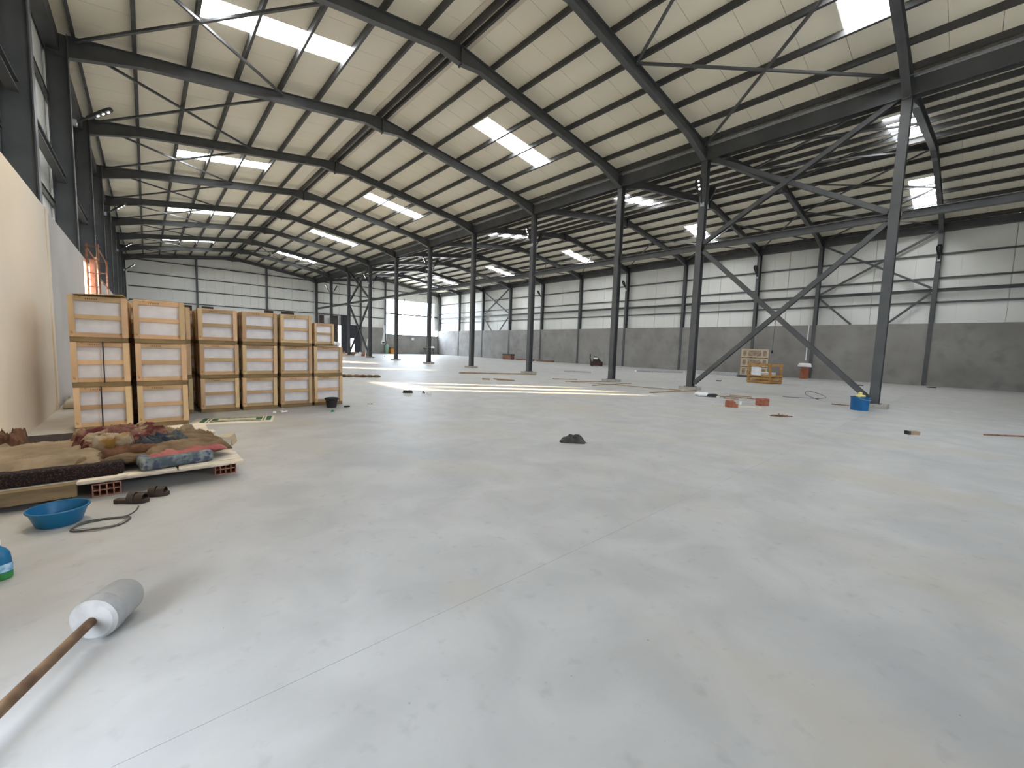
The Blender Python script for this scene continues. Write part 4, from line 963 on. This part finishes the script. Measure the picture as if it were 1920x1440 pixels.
hp_ = random.Random(11)
cols = ['brick_d','card','sack','rust','timber','white','plinth']
rb = empty('rubble', (18.1, 48.5, 0)); rb['kind'] = 'stuff'; tag(rb, 'low heap of mixed rubble and scrap at the far middle columns', 'rubble')
heap = {}
for i in range(34):
    x, y = hp_.uniform(-2.0, 2.3), hp_.uniform(-2.3, 3.5)
    if abs(x+18.1-XM) < .6 and abs(y+48.5-48.07) < .7: x += 1.3
    s_ = hp_.uniform(.16, .42); mb = heap.setdefault(cols[i % 7], MB())
    n_ = hp_.randint(5, 7); ring = [(x+s_*hp_.uniform(.7,1.2)*math.cos(6.283*j/n_), y+s_*hp_.uniform(.5,1.0)*math.sin(6.283*j/n_)) for j in range(n_)]
    h_ = hp_.uniform(.15, .5); b_ = len(mb.v)
    mb.v += [(a, c, 0) for a, c in ring] + [(x+(a-x)*.65, y+(c-y)*.65, h_*hp_.uniform(.7, 1.1)) for a, c in ring]
    mb.f.append(tuple(b_+j for j in range(n_))[::-1]); mb.f.append(tuple(b_+n_+j for j in range(n_)))
    for j in range(n_): mb.f.append((b_+j, b_+(j+1) % n_, b_+n_+(j+1) % n_, b_+n_+j))
for c_, mb in heap.items(): mb.build('rubble_pieces', M[c_], rb)
stick('timber_plank', (20.9, 46.2), (21.6, 47.6), .08, .08, 'palewood', 'pale post lying by the rubble heap', 'post', grp='posts by the rubble heap')
o = MB().beam((18.3, 45.4, 0), (18.75, 45.9, 2.0), .08, .08).build('leaning_post', M['white'], None); tag(o, 'white post leaning at the rubble heap', 'post')
dr = empty('rag_strip', (6.7, 18.4, 0), math.radians(-32)); tag(dr, 'long strip of brown rags and sacking behind the crates', 'rags')
for i in range(9):
    MB().lathe([(.08,0),(.2,.03),(.16,.09),(.05,.12)], 9, 1.0, .5, (-1.1+i*.28, hp_.uniform(-.1,.1), 0)).build('rag', M['tan2'] if i % 3 else M['darkbrown'], dr, smooth=True)

# ------------------------------------------------------------------ crate-side wall things
sf = empty('scaffold_frame', (-1.22, 20.6, 0)); tag(sf, 'rusty scaffold tower with a pale board by the wall opening', 'scaffold')
for y in (-1.9, 1.9):
    for x in (-.10, .16): MB().tube([(x, y, 0), (x, y, 4.35)], .03, 8).build('post', M['rust'], sf)
    for z in [.5+.42*i for i in range(10)]: MB().tube([(-.10, y, z), (.16, y, z)], .018, 6).build('rung', M['rust'], sf)
for x in (-.10, .16):
    for z in (2.2, 3.3, 4.25): MB().tube([(x, -1.9, z), (x, 1.9, z)], .02, 6).build('ledger', M['rust'], sf)
MB().box(-.12, .18, -1.8, 1.8, 2.22, 2.27).build('platform_board', M['timber'], sf)
MB().quadbox([(.05,-.35,2.28),(.09,-.35,2.28),(.09,.75,2.28),(.05,.75,2.28),(-.02,-.35,4.15),(.02,-.35,4.15),(.02,.75,4.3),(-.02,.75,4.3)]).build('leaning_board', M['wood2'], sf)
MB().box(-.05, .06, -1.75, -.9, 2.28, 3.9).build('brick_infill', M['brick_d'], sf)
MB().lathe([(.06,0),(.10,.1),(.09,.22),(.05,.26)], 12, 1, 1, (.05,-.6,2.27)).build('bucket', M['black'], sf, smooth=True)
for i, (x, y) in enumerate(((-1.12, 12.3), (-1.13, 12.95), (-1.10, 13.7))):
    o = MB().quadbox([(-.2,-.3,0),(.2,-.3,0),(.2,.3,0),(-.2,.3,0),(-.16,-.26,.16),(.17,-.25,.13),(.16,.27,.15),(-.17,.26,.17)]).build('cement_sack', M['sack'], None, (x, y, 0), (0,0,.1*i)); bevel(o, .05, 3)
    for p in o.data.polygons: p.use_smooth = True
    tag(o, f'dusty cement sack at the foot of the plastered wall, {["nearest","second","third"][i]} of three', 'sack', 'cement sacks by the wall')
